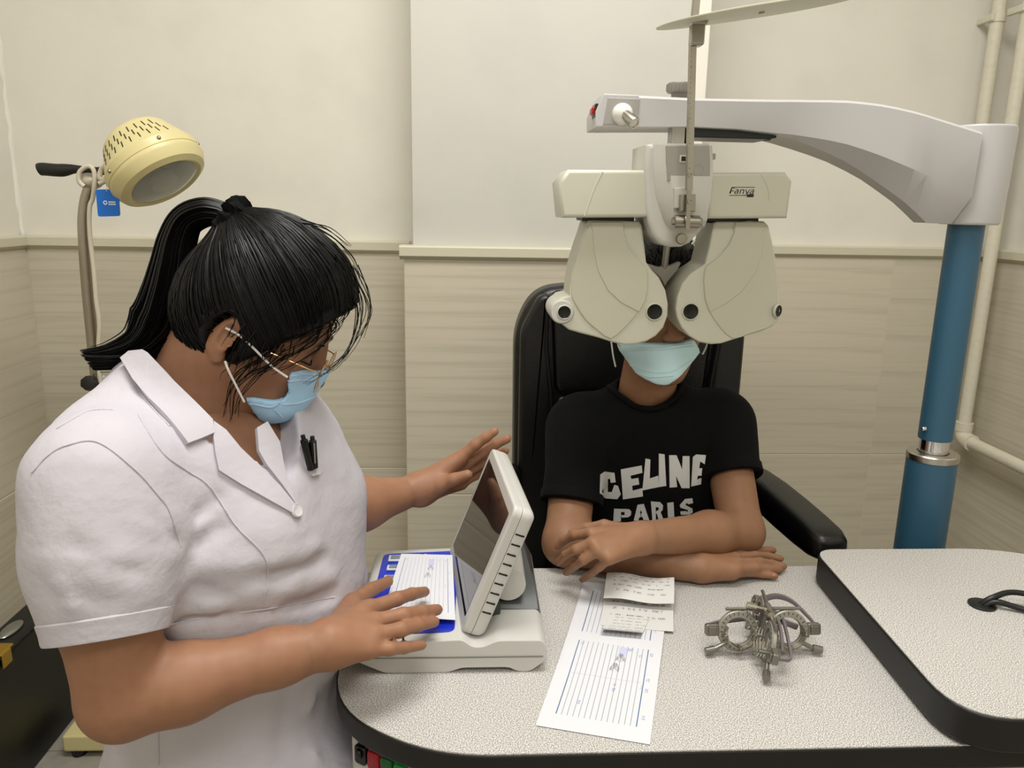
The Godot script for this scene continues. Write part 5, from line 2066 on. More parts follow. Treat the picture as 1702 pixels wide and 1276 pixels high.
	for g in fh:
		for p in g:
			lo = lo.min(p)
			hi = hi.max(p)
	lo = lo.min(fwr).min(fel.lerp(fwr, 0.88))
	hi = hi.max(fwr)
	var mf := Field.new(lo - Vector3.ONE * 0.042, hi + Vector3.ONE * 0.042, 0.003)
	mf.cap(fel.lerp(fwr, 0.88), fwr, 0.0258, 0.0235, 0.01)
	for i in range(1, 5):
		mf.cap(fwr.lerp(fh[i][0], 0.12), fh[i][0], 0.021, 0.0125, 0.016)
	mf.cap(fwr.lerp(fh[0][0], 0.4), fh[0][1], 0.019, 0.0135, 0.014)
	mf.cap(fh[0][1], fh[0][2], 0.0122, 0.0105, 0.005)
	mf.cap(fh[0][2], fh[0][3], 0.0105, 0.0085, 0.004)
	for i in range(1, 5):
		finger(mf, fh[i], rr[i])
	body.add(mf)
	for i in range(0, 3):
		var nb := MB.new()
		nail(nb, fh[i][2], fh[i][3], Vector3(-0.4, 0.7, -0.2) if i else Vector3(0.2, 0.3, 0.9), rr[i] * 0.85)
		part("fingernail", nb, nail_m, t)
	var bo := skin_part("body", body, skin_m, t)

	# ---- coat
	var cf := Field.new(Vector3(-0.64, 0.46, -1.26), Vector3(0.0, 1.30, -0.62), 0.0062)
	cf.ell(chest + Vector3(0, 0.005, 0), Vector3(0.128, 0.19, 0.178), tr, 0.04)
	cf.ell(chest + fwd * 0.060 + side * 0.075 + Vector3(0, -0.012, 0), Vector3(0.078, 0.078, 0.082), tr, 0.05)
	cf.ell(chest + fwd * 0.060 - side * 0.070 + Vector3(0, -0.012, 0), Vector3(0.078, 0.078, 0.080), tr, 0.05)
	cf.ell(waist, Vector3(0.122, 0.12, 0.165), tr, 0.06)
	cf.ell(belly, Vector3(0.150, 0.16, 0.185), tr, 0.05)
	cf.cap(neck_lo + Vector3(-0.012, -0.035, 0), sh + Vector3(0.012, 0.012, 0), 0.062, 0.062, 0.06)
	cf.cap(on_z(257, 657, -0.94), on_z(166, 744, -0.865), 0.052, 0.054, 0.05)
	cf.cap(neck_lo + Vector3(-0.012, -0.035, 0), fsh + Vector3(0, 0.012, 0), 0.062, 0.058, 0.06)
	cf.cap(neck_lo + Vector3(-0.02, -0.02, 0), neck_lo.lerp(neck_hi, 0.62) + Vector3(-0.010, 0, 0), 0.088, 0.082, 0.03)
	cf.cap(sh, sh.lerp(on_z(176, 925, -0.772), 0.5), 0.068, 0.066, 0.04)
	cf.cap(fsh, fsh.lerp(fel, 0.3), 0.062, 0.060, 0.03)
	# lap and skirt
	var hipn := belly + side * 0.085 + Vector3(-0.03, -0.28, 0)
	var hipf := belly - side * 0.085 + Vector3(-0.03, -0.28, 0)
	cf.cap(hipn, hipn + fwd * 0.17 + Vector3(0, 0.0, -0.02), 0.125, 0.105, 0.05)
	cf.cap(hipf, hipf + fwd * 0.17 + Vector3(0, 0.0, -0.02), 0.125, 0.105, 0.05)
	cf.cap(belly + Vector3(-0.02, -0.05, 0), belly + Vector3(-0.03, -0.26, 0), 0.15, 0.165, 0.06)
	# openings: sleeve ends, neck, the V of the lapels
	var closed := cf.copy()
	var hem := on_z(178, 1052, -0.735)
	var arm_dir := (on_z(181, 1075, -0.735) - on_z(176, 925, -0.772)).normalized()
	var hem_n := (arm_dir + Vector3(0.01, 0, 0)).normalized()
	var sv := field_around([sh, hem], 0.11, 0.0048)
	sv.cap(sh + Vector3(0.004, -0.004, 0), on_z(176, 925, -0.772), 0.0705, 0.0715, 0.03)
	sv.cap(on_z(176, 925, -0.772), on_z(179, 1090, -0.735), 0.0715, 0.0545, 0.03)
	var sv0 := sv.copy()
	sv.cut(hem, hem_n, hem - Vector3.ONE * 0.2, hem + Vector3.ONE * 0.2)
	var fcut := fsh.lerp(fel, 0.72)
	var sw := field_around([fsh, fel], 0.09, 0.006)
	sw.cap(fsh, fel, 0.064, 0.060, 0.03)
	sw.cut(fcut, (fel - fsh).normalized(), fcut - Vector3.ONE * 0.2, fcut + Vector3.ONE * 0.2)
	var ndir := (neck_hi - neck_lo).normalized()
	var ntop := on_z(238, 590, -0.955)
	cf.cut(ntop, Vector3(0.66, 0.75, 0), ntop - Vector3(0.10, 0.02, 0.13), ntop + Vector3(0.30, 0.2, 0.13))
	cf.cap(neck_lo + ndir * 0.01, neck_hi, 0.0675, 0.070, 0.004, true)
	var vee := on_z(474, 815, -0.885)
	cf.cap(neck_lo + fwd * 0.075 + Vector3(0, 0.035, 0), vee + Vector3(0.02, 0.02, 0), 0.074, 0.004, 0.006, true)
	cf.cap(neck_lo + fwd * 0.08 + side * 0.022 + Vector3(0, 0.035, 0), vee + side * 0.004 + Vector3(0.02, 0.02, 0), 0.068, 0.004, 0.006, true)
	# creases and soft folds
	var folds := [
		# across the sleeve
		[70, 800, 200, 835, 0.0085, 0.0059], [60, 845, 250, 880, 0.0085, 0.0059], [70, 885, 270, 905, 0.0068, -0.0051], [110, 860, 290, 930, 0.0076, 0.0051], [70, 930, 220, 925, 0.0076, 0.0043], [200, 925, 296, 985, 0.0076, -0.0059], [150, 960, 285, 1010, 0.0076, 0.0051], [85, 985, 200, 1000, 0.0085, -0.0043],
		[90, 960, 130, 1020, 0.0085, 0.0051], [230, 850, 300, 905, 0.0068, -0.0068], [120, 905, 240, 955, 0.0068, -0.0043],
		# from the armpit over the chest, and the waist
		[300, 915, 380, 870, 0.0102, -0.0085], [305, 940, 420, 935, 0.0102, 0.0068], [302, 960, 400, 1000, 0.0102, -0.0051], [300, 935, 345, 860, 0.0085, 0.0068],
		[320, 870, 370, 820, 0.0102, -0.0051], [440, 935, 530, 905, 0.0085, 0.0068], [430, 960, 545, 925, 0.0085, -0.0085], [450, 985, 560, 955, 0.0085, 0.0068], [470, 1010, 560, 985, 0.0085, -0.0068], [280, 1030, 400, 1020, 0.0059, -0.0085], [400, 1020, 555, 990, 0.0059, -0.0068], [330, 1010, 450, 975, 0.0102, 0.0051],
		[480, 1130, 470, 1260, 0.0119, -0.0068], [520, 1140, 530, 1270, 0.0102, 0.0068], [560, 1130, 580, 1270, 0.0085, -0.0068]]
	var made := []
	for i in folds.size():
		var q: Array = folds[i]
		var g: Field = sv if i < 11 else cf
		var a := reach(g, q[0], q[1])
		var b := reach(g, q[2], q[3])
		if a != Vector3.INF and b != Vector3.INF:
			made.append([g, a, b, q[4], q[5]])
	for q in made:
		q[0].fold(q[1], q[2], q[3], q[4])
	var wob := FastNoiseLite.new()
	wob.seed = 4
	wob.frequency = 9.0
	cf.ripple(wob, 0.0035, 0.025)
	sv.ripple(wob, 0.003, 0.02)
	cf.merge(sv, 0.03)
	var coat := NetMesh.new()
	coat.add(cf)
	var slv := NetMesh.new()
	slv.add(sw)
	skin_part("sleeve", slv, coat_m, t)
	var co := skin_part("coat", coat, coat_m, t)
	var m := MB.new()
	patch(closed, [207, 599, 221, 587, 243, 584, 278, 620, 318, 664, 352, 701, 354, 722, 330, 732, 308, 740, 278, 702, 248, 668, 224, 634], 0.0065, 7, m)
	part("collar", m, coat_m, t, 50)
	m = MB.new()
	patch(closed, [354, 702, 374, 716, 398, 745, 430, 776, 462, 808, 489, 842, 482, 853, 440, 829, 400, 806, 362, 782, 356, 755, 353, 728], 0.0045, 7, m)
	part("lapel", m, coat_m, t, 50)
	m = MB.new()
	patch(closed, [425, 712, 442, 702, 462, 735, 470, 780, 488, 838, 466, 806, 440, 772, 428, 750], 0.004, 7, m)
	part("lapel", m, coat_m, t, 50)
	part("sleeve_hem", hem_band(sv0, hem + arm_dir * 0.003, arm_dir, hem_n, 0.0565, 0.022, 0.002), coat_m, t, 50)
	for q in [[53, 786, 80, 757, 112, 740, 163, 735, 224, 780, 262, 822, 282, 850, 300, 908], [230, 690, 269, 751, 310, 782, 348, 808, 393, 874, 443, 932, 437, 1006], [95, 712, 146, 684, 188, 681], [270, 1040, 350, 1024, 440, 1012, 556, 992], [262, 1190, 264, 1270], [206, 600, 226, 640, 250, 674, 282, 708]]:
		var line := drape_line(cf, q, 0.0003)
		if line.size() > 2:
			m = MB.new()
			m.tube(line, 0.0011, 6)
			part("seam", m, coat_m, t, 60)
	# the button
	var bp := reach(cf, 490, 849)
	if bp != Vector3.INF:
		var bn := cf.normal(bp)
		m = MB.new()
		m.xf = aim(bp + bn * 0.0015, bp + bn)
		m.lathe([Vector2(0, 0), Vector2(0.0085, 0), Vector2(0.0088, 0.002), Vector2(0.0075, 0.0035), Vector2(0.006, 0.0025), Vector2(0, 0.0025)], 24)
		part("button", m, mat(Color(0.80, 0.79, 0.80), 0.25), t)
	# breast pocket with pens
	m = MB.new()
	patch(cf, [499, 742, 512, 735, 527, 736, 529, 788, 516, 792, 505, 776], 0.004, 6, m)
	part("pocket", m, coat_m, t, 50)
	var pens := [[503, 723, 517, 778, Color(0.015, 0.015, 0.015), "black pen clipped leftmost in the coat's breast pocket"], [519, 725, 522, 775, Color(0.06, 0.06, 0.065), "dark pen with silver clip, rightmost in the coat's breast pocket"]]
	for i in 2:
		var q: Array = pens[i]
		var b := reach(cf, q[2] - 4, q[3])
		if b == Vector3.INF:
			b = on_z(q[2], q[3], -0.96)
		b += Vector3(0.004, 0, 0.004)
		var a := on_z(q[0], q[1], b.z + 0.004)
		var pen := thing("pen", q[5], "pen", b, "pens in the breast pocket")
		m = MB.new()
		m.tube(PackedVector3Array([a, a.lerp(b, 0.12), a.lerp(b, 0.14), b]), [0.0028, 0.0028, 0.0048, 0.0048], 12)
		part("barrel", m, mat(q[4], 0.3), pen)
		m = MB.new()
		m.tube(PackedVector3Array([a.lerp(b, 0.16) + Vector3(0.003, 0, 0.006), a.lerp(b, 0.8) + Vector3(0.003, 0, 0.0065)]), 0.0011, 6)
		part("clip", m, mat(Color(0.75, 0.75, 0.75), 0.25, 1.0) if i else mat(Color(0.03, 0.03, 0.03), 0.3), pen)

	# ---- mask
	var mk := Field.new(head + Vector3(-0.10, -0.22, -0.11), head + Vector3(0.16, -0.01, 0.11), 0.0036)
	mk.ell(head + Fs * 0.035 + Us * -0.05, Vector3(0.066, 0.084, 0.066) * S, rot, 0.02)
	mk.ell(head + Fs * 0.060 + Us * -0.095, Vector3(0.043, 0.044, 0.048) * S, rot, 0.03)
	mk.cap(head + Fs * 0.098 + Us * -0.052, head + Fs * 0.088 + Us * -0.110, 0.018, 0.020, 0.036)
	for s: float in [-1.0, 1.0]:
		mk.cap(head + Fs * -0.012 + Us * -0.085 + Rs * 0.052 * s, head + Fs * 0.07 + Us * -0.122 + Rs * 0.014 * s, 0.0216, 0.0216, 0.022)
		mk.ell(head + Fs * 0.062 + Us * -0.055 + Rs * 0.034 * s, Vector3(0.030, 0.032, 0.030) * S, rot, 0.02)
	var mo := PackedVector2Array()
	for q in [[478, 622, -0.905], [498, 618, -0.92], [520, 618, -0.95], [545, 612, -0.97], [570, 640, -0.97], [560, 700, -0.97], [480, 730, -0.95], [424, 712, -0.92], [397, 668, -0.90], [412, 668, -0.90], [446, 674, -0.905], [462, 672, -0.905], [470, 660, -0.905], [473, 640, -0.905]]:
		var p := on_z(q[0], q[1], q[2])
		mo.append(Vector2(p.x, p.y))
	var plo := mo.duplicate()
	var i0 := 0
	for z in mk.nz:
		for y in mk.ny:
			for x in mk.nx:
				var e := mk.d[i0]
				if e < 0.02:
					var p2 := Vector2(mk.o.x + x * mk.h, mk.o.y + y * mk.h)
					var best := INF
					for k in plo.size():
						var cp := Geometry2D.get_closest_point_to_segment(p2, plo[k], plo[(k + 1) % plo.size()])
						best = minf(best, cp.distance_squared_to(p2))
					best = sqrt(best)
					if Geometry2D.is_point_in_polygon(p2, plo):
						best = -best
					mk.d[i0] = maxf(e, best)
				i0 += 1
	var ms := NetMesh.new()
	ms.add(mk)
	var mask_m := mat(Color(0.69, 0.86, 1.0), 0.85)
	var mo_node := skin_part("face_mask", ms, mask_m, t)
	var loops := mat(Color(0.86, 0.85, 0.84), 0.8)
	m = MB.new()
	# woven top band, pleat and ear loops
	for q in [[479, 625, 500, 622, 521, 622], [478, 633, 500, 631, 524, 631]]:
		var line := drape_line(mk, q, 0.0006)
		if line.size() > 2:
			m.tube(line, 0.0012, 6)
	for q in [[474, 646, 467, 664, 458, 674, 445, 676, 425, 672, 400, 669], [470, 672, 500, 668, 530, 655], [456, 680, 470, 694]]:
		var line := drape_line(mk, q, 0.0005)
		if line.size() > 2:
			m.tube(line, 0.0009, 6)
	var b2 := part("mask_border", m, mat(Color(0.74, 0.84, 0.94), 0.85), t)
	m = MB.new()
	m.tube(curve([on_z(478, 627, -0.90), on_z(450, 607, -0.897), on_z(420, 577, -0.893), on_z(396, 556, -0.892), on_z(375, 545, -0.893)], 5), 0.0014, 6)
	part("ear_loop", m, loops, t)
	m = MB.new()
	m.tube(curve([on_z(406, 668, -0.898), on_z(392, 640, -0.892), on_z(380, 616, -0.888), on_z(374, 600, -0.888)], 5), 0.0014, 6)
	part("ear_loop", m, loops, t)

	# ---- eyes, brows, glasses
	for s: float in [-1.0, 1.0]:
		m = MB.new()
		var e := head + Fs * 0.092 + Us * -0.037 + Rs * 0.032 * s
		m.tube(curve([e + Rs * 0.017 * s + Fs * -0.008, e + Rs * 0.008 * s + Fs * 0.002 + Us * -0.002, e + Fs * 0.0045 + Us * -0.003, e - Rs * 0.012 * s + Fs * 0.001], 5), 0.0011, 6)
		part("eyelashes", m, hair_m, t)
		m = MB.new()
		var br := head + Fs * 0.096 + Us * -0.008 + Rs * 0.032 * s
		m.tube(curve([br + Rs * 0.022 * s + Fs * -0.012 + Us * -0.003, br + Rs * 0.006 * s + Fs * 0.001, br - Rs * 0.014 * s + Fs * 0.002 + Us * -0.003], 5), [0.0008, 0.0012, 0.0014, 0.0015, 0.0016, 0.0018, 0.0018, 0.0018, 0.0016, 0.0014, 0.001], 6, true, 1.6)
		part("eyebrow", m, hair_m, t)
	var gold := mat(Color(0.80, 0.62, 0.42), 0.25, 1.0)
	var lensm := mat(Color(0.9, 0.92, 0.92, 0.12), 0.02)
	lensm.transparency = BaseMaterial3D.TRANSPARENCY_ALPHA
	var gl := MeshInstance3D.new()
	m = MB.new()
	for s: float in [-1.0, 1.0]:
		m.xf = Transform3D(Basis(R, U, -F) * Basis(Vector3.RIGHT, 0.12), head + Fs * 0.116 + Us * -0.047 + Rs * 0.033 * s)
		m.torus(0.0215, 0.0008, 32, 6)
		m.xf = Transform3D()
		m.tube(curve([head + Fs * 0.114 + Us * -0.038 + Rs * 0.056 * s, head + Fs * 0.106 + Us * -0.036 + Rs * 0.067 * s, head + Fs * 0.05 + Us * -0.040 + Rs * 0.074 * s, head + Fs * 0.005 + Us * -0.045 + Rs * 0.078 * s], 5), 0.0009, 6)
	m.tube(curve([head + Fs * 0.117 + Us * -0.042 + Rs * 0.010, head + Fs * 0.121 + Us * -0.038, head + Fs * 0.117 + Us * -0.042 + Rs * -0.010], 4), 0.0009, 6)
	var go := part("spectacles", m, gold, t)
	m = MB.new()
	for s: float in [-1.0, 1.0]:
		m.xf = Transform3D(Basis(R, -F, -U) * Basis(Vector3.RIGHT, 0.12), head + Fs * 0.116 + Us * -0.047 + Rs * 0.033 * s)
		m.lathe([Vector2(0, -0.0006), Vector2(0.0212, -0.0006), Vector2(0.0212, 0.0006), Vector2(0, 0.0006)], 28)
	var lo2 := part("spectacle_lenses", m, lensm, go)
	lo2.position = Vector3.ZERO

	build_hair(t, head, F, U, R, hair_m)
	# stool under the coat
	var st := thing("stool", "round brown stool the optometrist sits on", "stool", Vector3(belly.x - 0.03, 0, belly.z))
	m = MB.new()
	m.xf = Transform3D(Basis(), Vector3(belly.x - 0.03, 0, belly.z))
	m.lathe([Vector2(0, 0.44), Vector2(0.17, 0.44), Vector2(0.185, 0.455), Vector2(0.185, 0.485), Vector2(0.17, 0.5), Vector2(0, 0.5)], 32)
	part("seat", m, mat(Color(0.12, 0.085, 0.07), 0.5), st)
	m = MB.new()
	m.xf = Transform3D(Basis(), Vector3(belly.x - 0.03, 0, belly.z))
	m.lathe([Vector2(0, 0), Vector2(0.2, 0), Vector2(0.2, 0.02), Vector2(0.03, 0.05), Vector2(0.025, 0.44), Vector2(0, 0.44)], 24)
	part("pedestal", m, mat(Color(0.6, 0.6, 0.6), 0.3, 1.0), st)

func build_hair(t: Node3D, head: Vector3, F: Vector3, U: Vector3, R: Vector3, hair_m: Material):
	var rot := Basis(F, U, R)
	var scr := on_z(388, 368, -0.97)
	var hf := Field.new(head + Vector3(-0.16, -0.16, -0.11), head + Vector3(0.16, 0.15, 0.11), 0.0042)
	hf.ell(head + F * 0.002, Vector3(0.100, 0.095, 0.083), rot, 0.01)
	hf.ell(head + F * -0.012 + U * 0.030, Vector3(0.072, 0.077, 0.075), rot, 0.02)
	hf.ell(head + F * 0.036 + U * 0.034, Vector3(0.060, 0.062, 0.072), rot, 0.03)
	hf.ell(head + F * -0.030 + U * -0.035, Vector3(0.072, 0.070, 0.076), rot, 0.03)
	hf.cap(head + F * -0.02 + U * 0.05, scr, 0.045, 0.014, 0.03)
	# free the face and the neck
	hf.cut(on_z(430, 584, -0.97), (Vector3(0.47, -1, 0)).normalized(), head - Vector3.ONE * 0.3, head + Vector3.ONE * 0.3)
	hf.cut(on_z(300, 606, -0.97), (Vector3(-0.1, -1, 0)).normalized(), head - Vector3.ONE * 0.3, head + Vector3.ONE * 0.3)
	hf.ell(head + F * 0.110 + U * -0.050, Vector3(0.052, 0.066, 0.090), rot, 0.010, true)
	for s: float in [-1.0, 1.0]:
		hf.ell(head + F * -0.011 + U * -0.043 + R * 0.080 * s, Vector3(0.018, 0.031, 0.024), rot, 0.006, true)
	var cap := NetMesh.new()
	cap.add(hf)
	var ho := skin_part("hair", cap, hair_m, t)
	# strands combed back to the tie
	var rng := RandomNumberGenerator.new()
	rng.seed = 12
	var m := MB.new()
	var ds := (scr - head).normalized()
	for i in 1500:
		var dir := Vector3(rng.randf_range(-1, 1), rng.randf_range(-1, 0.8), rng.randf_range(-1, 1)).normalized()
		if hf.hit(head + dir * 0.17, -dir, 0.15) == Vector3.INF:
			continue
		var pts := PackedVector3Array()
		var rad := PackedFloat32Array()
		var lift := rng.randf_range(-0.001, 0.0018)
		var start := 0.0
		var good := true
		for k in 11:
			var f := start + (0.97 - start) * k / 10.0
			var dd := dir.slerp(ds, f) if dir.angle_to(ds) < 3.0 else dir
			var far := hf.hit(head + dd * 0.17, -dd, 0.17)
			if far == Vector3.INF:
				good = false
				break
			pts.append(far + dd * (lift + rng.randf_range(-0.0003, 0.0003)))
			rad.append(0.0010 * (0.35 + 0.65 * sin(PI * (k + 0.6) / 11.0)))
		if good and pts[0].distance_to(pts[1]) < 0.05:
			m.tube(pts, rad, 4, false)
	# the tail
	var tail := curve([on_z(384, 366, -0.97), on_z(364, 355, -0.972), on_z(338, 353, -0.972), on_z(310, 367, -0.972), on_z(295, 400, -0.97), on_z(287, 440, -0.965), on_z(277, 490, -0.958), on_z(262, 535, -0.948), on_z(232, 573, -0.935), on_z(182, 592, -0.92), on_z(138, 597, -0.912)], 5)
	var wid := [0.012, 0.015, 0.017, 0.019, 0.022, 0.025, 0.029, 0.032, 0.020, 0.009, 0.003]
	for i in 780:
		var a := rng.randf_range(0, TAU)
		var rr := sqrt(rng.randf())
		var length := clampf(1.0 - pow(rng.randf(), 2.2) * 0.45, 0.3, 1.0)
		var pts := PackedVector3Array()
		var rad := PackedFloat32Array()
		var n := int(tail.size() * length)
		var drift := rng.randf_range(-0.016, 0.012)
		for k in n:
			var f := float(k) / (tail.size() - 1)
			var w: float = lerpf(wid[mini(int(f * 10), 10)], wid[mini(int(f * 10) + 1, 10)], f * 10 - int(f * 10))
			var tn := (tail[mini(k + 1, tail.size() - 1)] - tail[maxi(k - 1, 0)]).normalized()
			var sd := tn.cross(R).normalized()
			var tw := a + f * 0.5
			pts.append(tail[k] + sd * cos(tw) * rr * w + R * sin(tw) * rr * w * 0.75 + Vector3(0, drift * f * f, drift * f))
			rad.append(0.0015 * (1.0 - 0.8 * pow(float(k) / n, 3.0)))
		if pts.size() > 3:
			m.tube(pts, rad, 4, false)
	# loose strands around the face, ear and nape
	var loose := [
		[[555, 425], [586, 460], [600, 505], [590, 560], [560, 605], [525, 628]], [[565, 430], [598, 470], [610, 515], [594, 565], [570, 600]], [[555, 440], [585, 480], [596, 530], [580, 580], [545, 615], [505, 640]],
		[[570, 470], [590, 505], [592, 545], [575, 585], [550, 612]], [[540, 520], [560, 540], [545, 565], [520, 590], [480, 612]], [[545, 530], [550, 555], [528, 580], [495, 605], [455, 620]], [[530, 540], [520, 565], [490, 590], [450, 608], [420, 625]],
		[[470, 560], [450, 585], [420, 600], [392, 625], [378, 655], [374, 690]], [[460, 570], [435, 597], [405, 615], [385, 645], [372, 675]], [[475, 580], [445, 605], [415, 622], [390, 650], [384, 690], [380, 700]], [[480, 590], [450, 612], [420, 630], [400, 660], [395, 690]],
		[[590, 440], [612, 480], [616, 520], [600, 560]], [[520, 375], [560, 395], [588, 430], [600, 470]], [[500, 368], [545, 378], [580, 410]]]
	# wisps along the edge of the hair
	for i in 90:
		var a := rng.randf_range(-0.2, 1.25)
		var dir := (F * sin(a) * 1.0 + R * cos(a) * (1.0 if i % 3 else -1.0) + U * rng.randf_range(-0.75, -0.1)).normalized()
		var p := hf.hit(head + dir * 0.17, -dir, 0.15)
		if p == Vector3.INF:
			continue
		var len := rng.randf_range(0.02, 0.05)
		var pts := []
		for k in 5:
			var f := k / 4.0
			pts.append(p + dir * (0.001 + 0.004 * sin(f * PI)) + (F * 0.25 - U) * len * f + F * (rng.randf_range(-0.003, 0.003) - 0.01 * f * f))
		m.tube(curve(pts, 3), PackedFloat32Array(range(13).map(func(k): return 0.0009 * (1.0 - k / 15.0))), 4, false)
	# fringe blown across the forehead
	for i in 46:
		var x := rng.randf_range(505, 588)
		var y := 500 + (588 - x) * 0.47 + rng.randf_range(-14, 2)
		var dx := rng.randf_range(25, 85)
		var dy := rng.randf_range(30, 75)
		var pts := []
		for k in 5:
			var f := k / 4.0
			var qx := x - dx * f * f + 6 * sin(f * PI)
			pts.append(on_z(qx, y + dy * f, lerpf(-0.893, -0.945, clampf((qx - 480) / 110.0, 0, 1)) + rng.randf_range(-0.002, 0.002)))
		m.tube(curve(pts, 3), PackedFloat32Array(range(13).map(func(k): return 0.00075 * (1.0 - k / 16.0))), 4, false)
	for q in loose:
		for rep in 3:
			var pts := []
			for k in q.size():
				var p: Array = q[k]
				var zd := -0.90 if p[0] < 500 else lerpf(-0.90, -0.955, clampf((p[0] - 500) / 90.0, 0, 1))
				pts.append(on_z(p[0] + rng.randf_range(-5, 5), p[1] + rng.randf_range(-4, 4), zd + rng.randf_range(-0.008, 0.006)))
			var c := curve(pts, 5)
			var rad := PackedFloat32Array()
			for k in c.size():
				rad.append(0.00085 * (1.0 - 0.7 * float(k) / c.size()))
			m.tube(c, rad, 4, false)
	var so := part("strands", m, hair_m, ho, 80)
	so.position = Vector3.ZERO
	# ruffled tie
	m = MB.new()
	var axis := (on_z(352, 346, -0.97) - scr).normalized()
	m.xf = aim(scr + axis * 0.002, scr + axis) * Transform3D(Basis(Vector3.RIGHT, PI / 2), Vector3.ZERO)
	var rings := []
	for i in 65:
		var a := TAU * i / 64
		var ring := PackedVector3Array()
		var R0 := 0.019 + 0.002 * sin(a * 9) + 0.0015 * sin(a * 14 + 1)
		for s in 12:
			var b := TAU * s / 12
			var r := 0.0095 + 0.0022 * sin(a * 11 + 2.0 * sin(b)) + 0.0018 * sin(a * 17 + b * 2)
			ring.append(Vector3(cos(a), sin(a), 0) * (R0 + r * cos(b)) + Vector3(0, 0, r * 1.25 * sin(b)))
		rings.append(ring)
	m.loft(rings, false)
	part("hair_tie", m, cloth(Color(0.013, 0.015, 0.015), 0.02), t, 60)

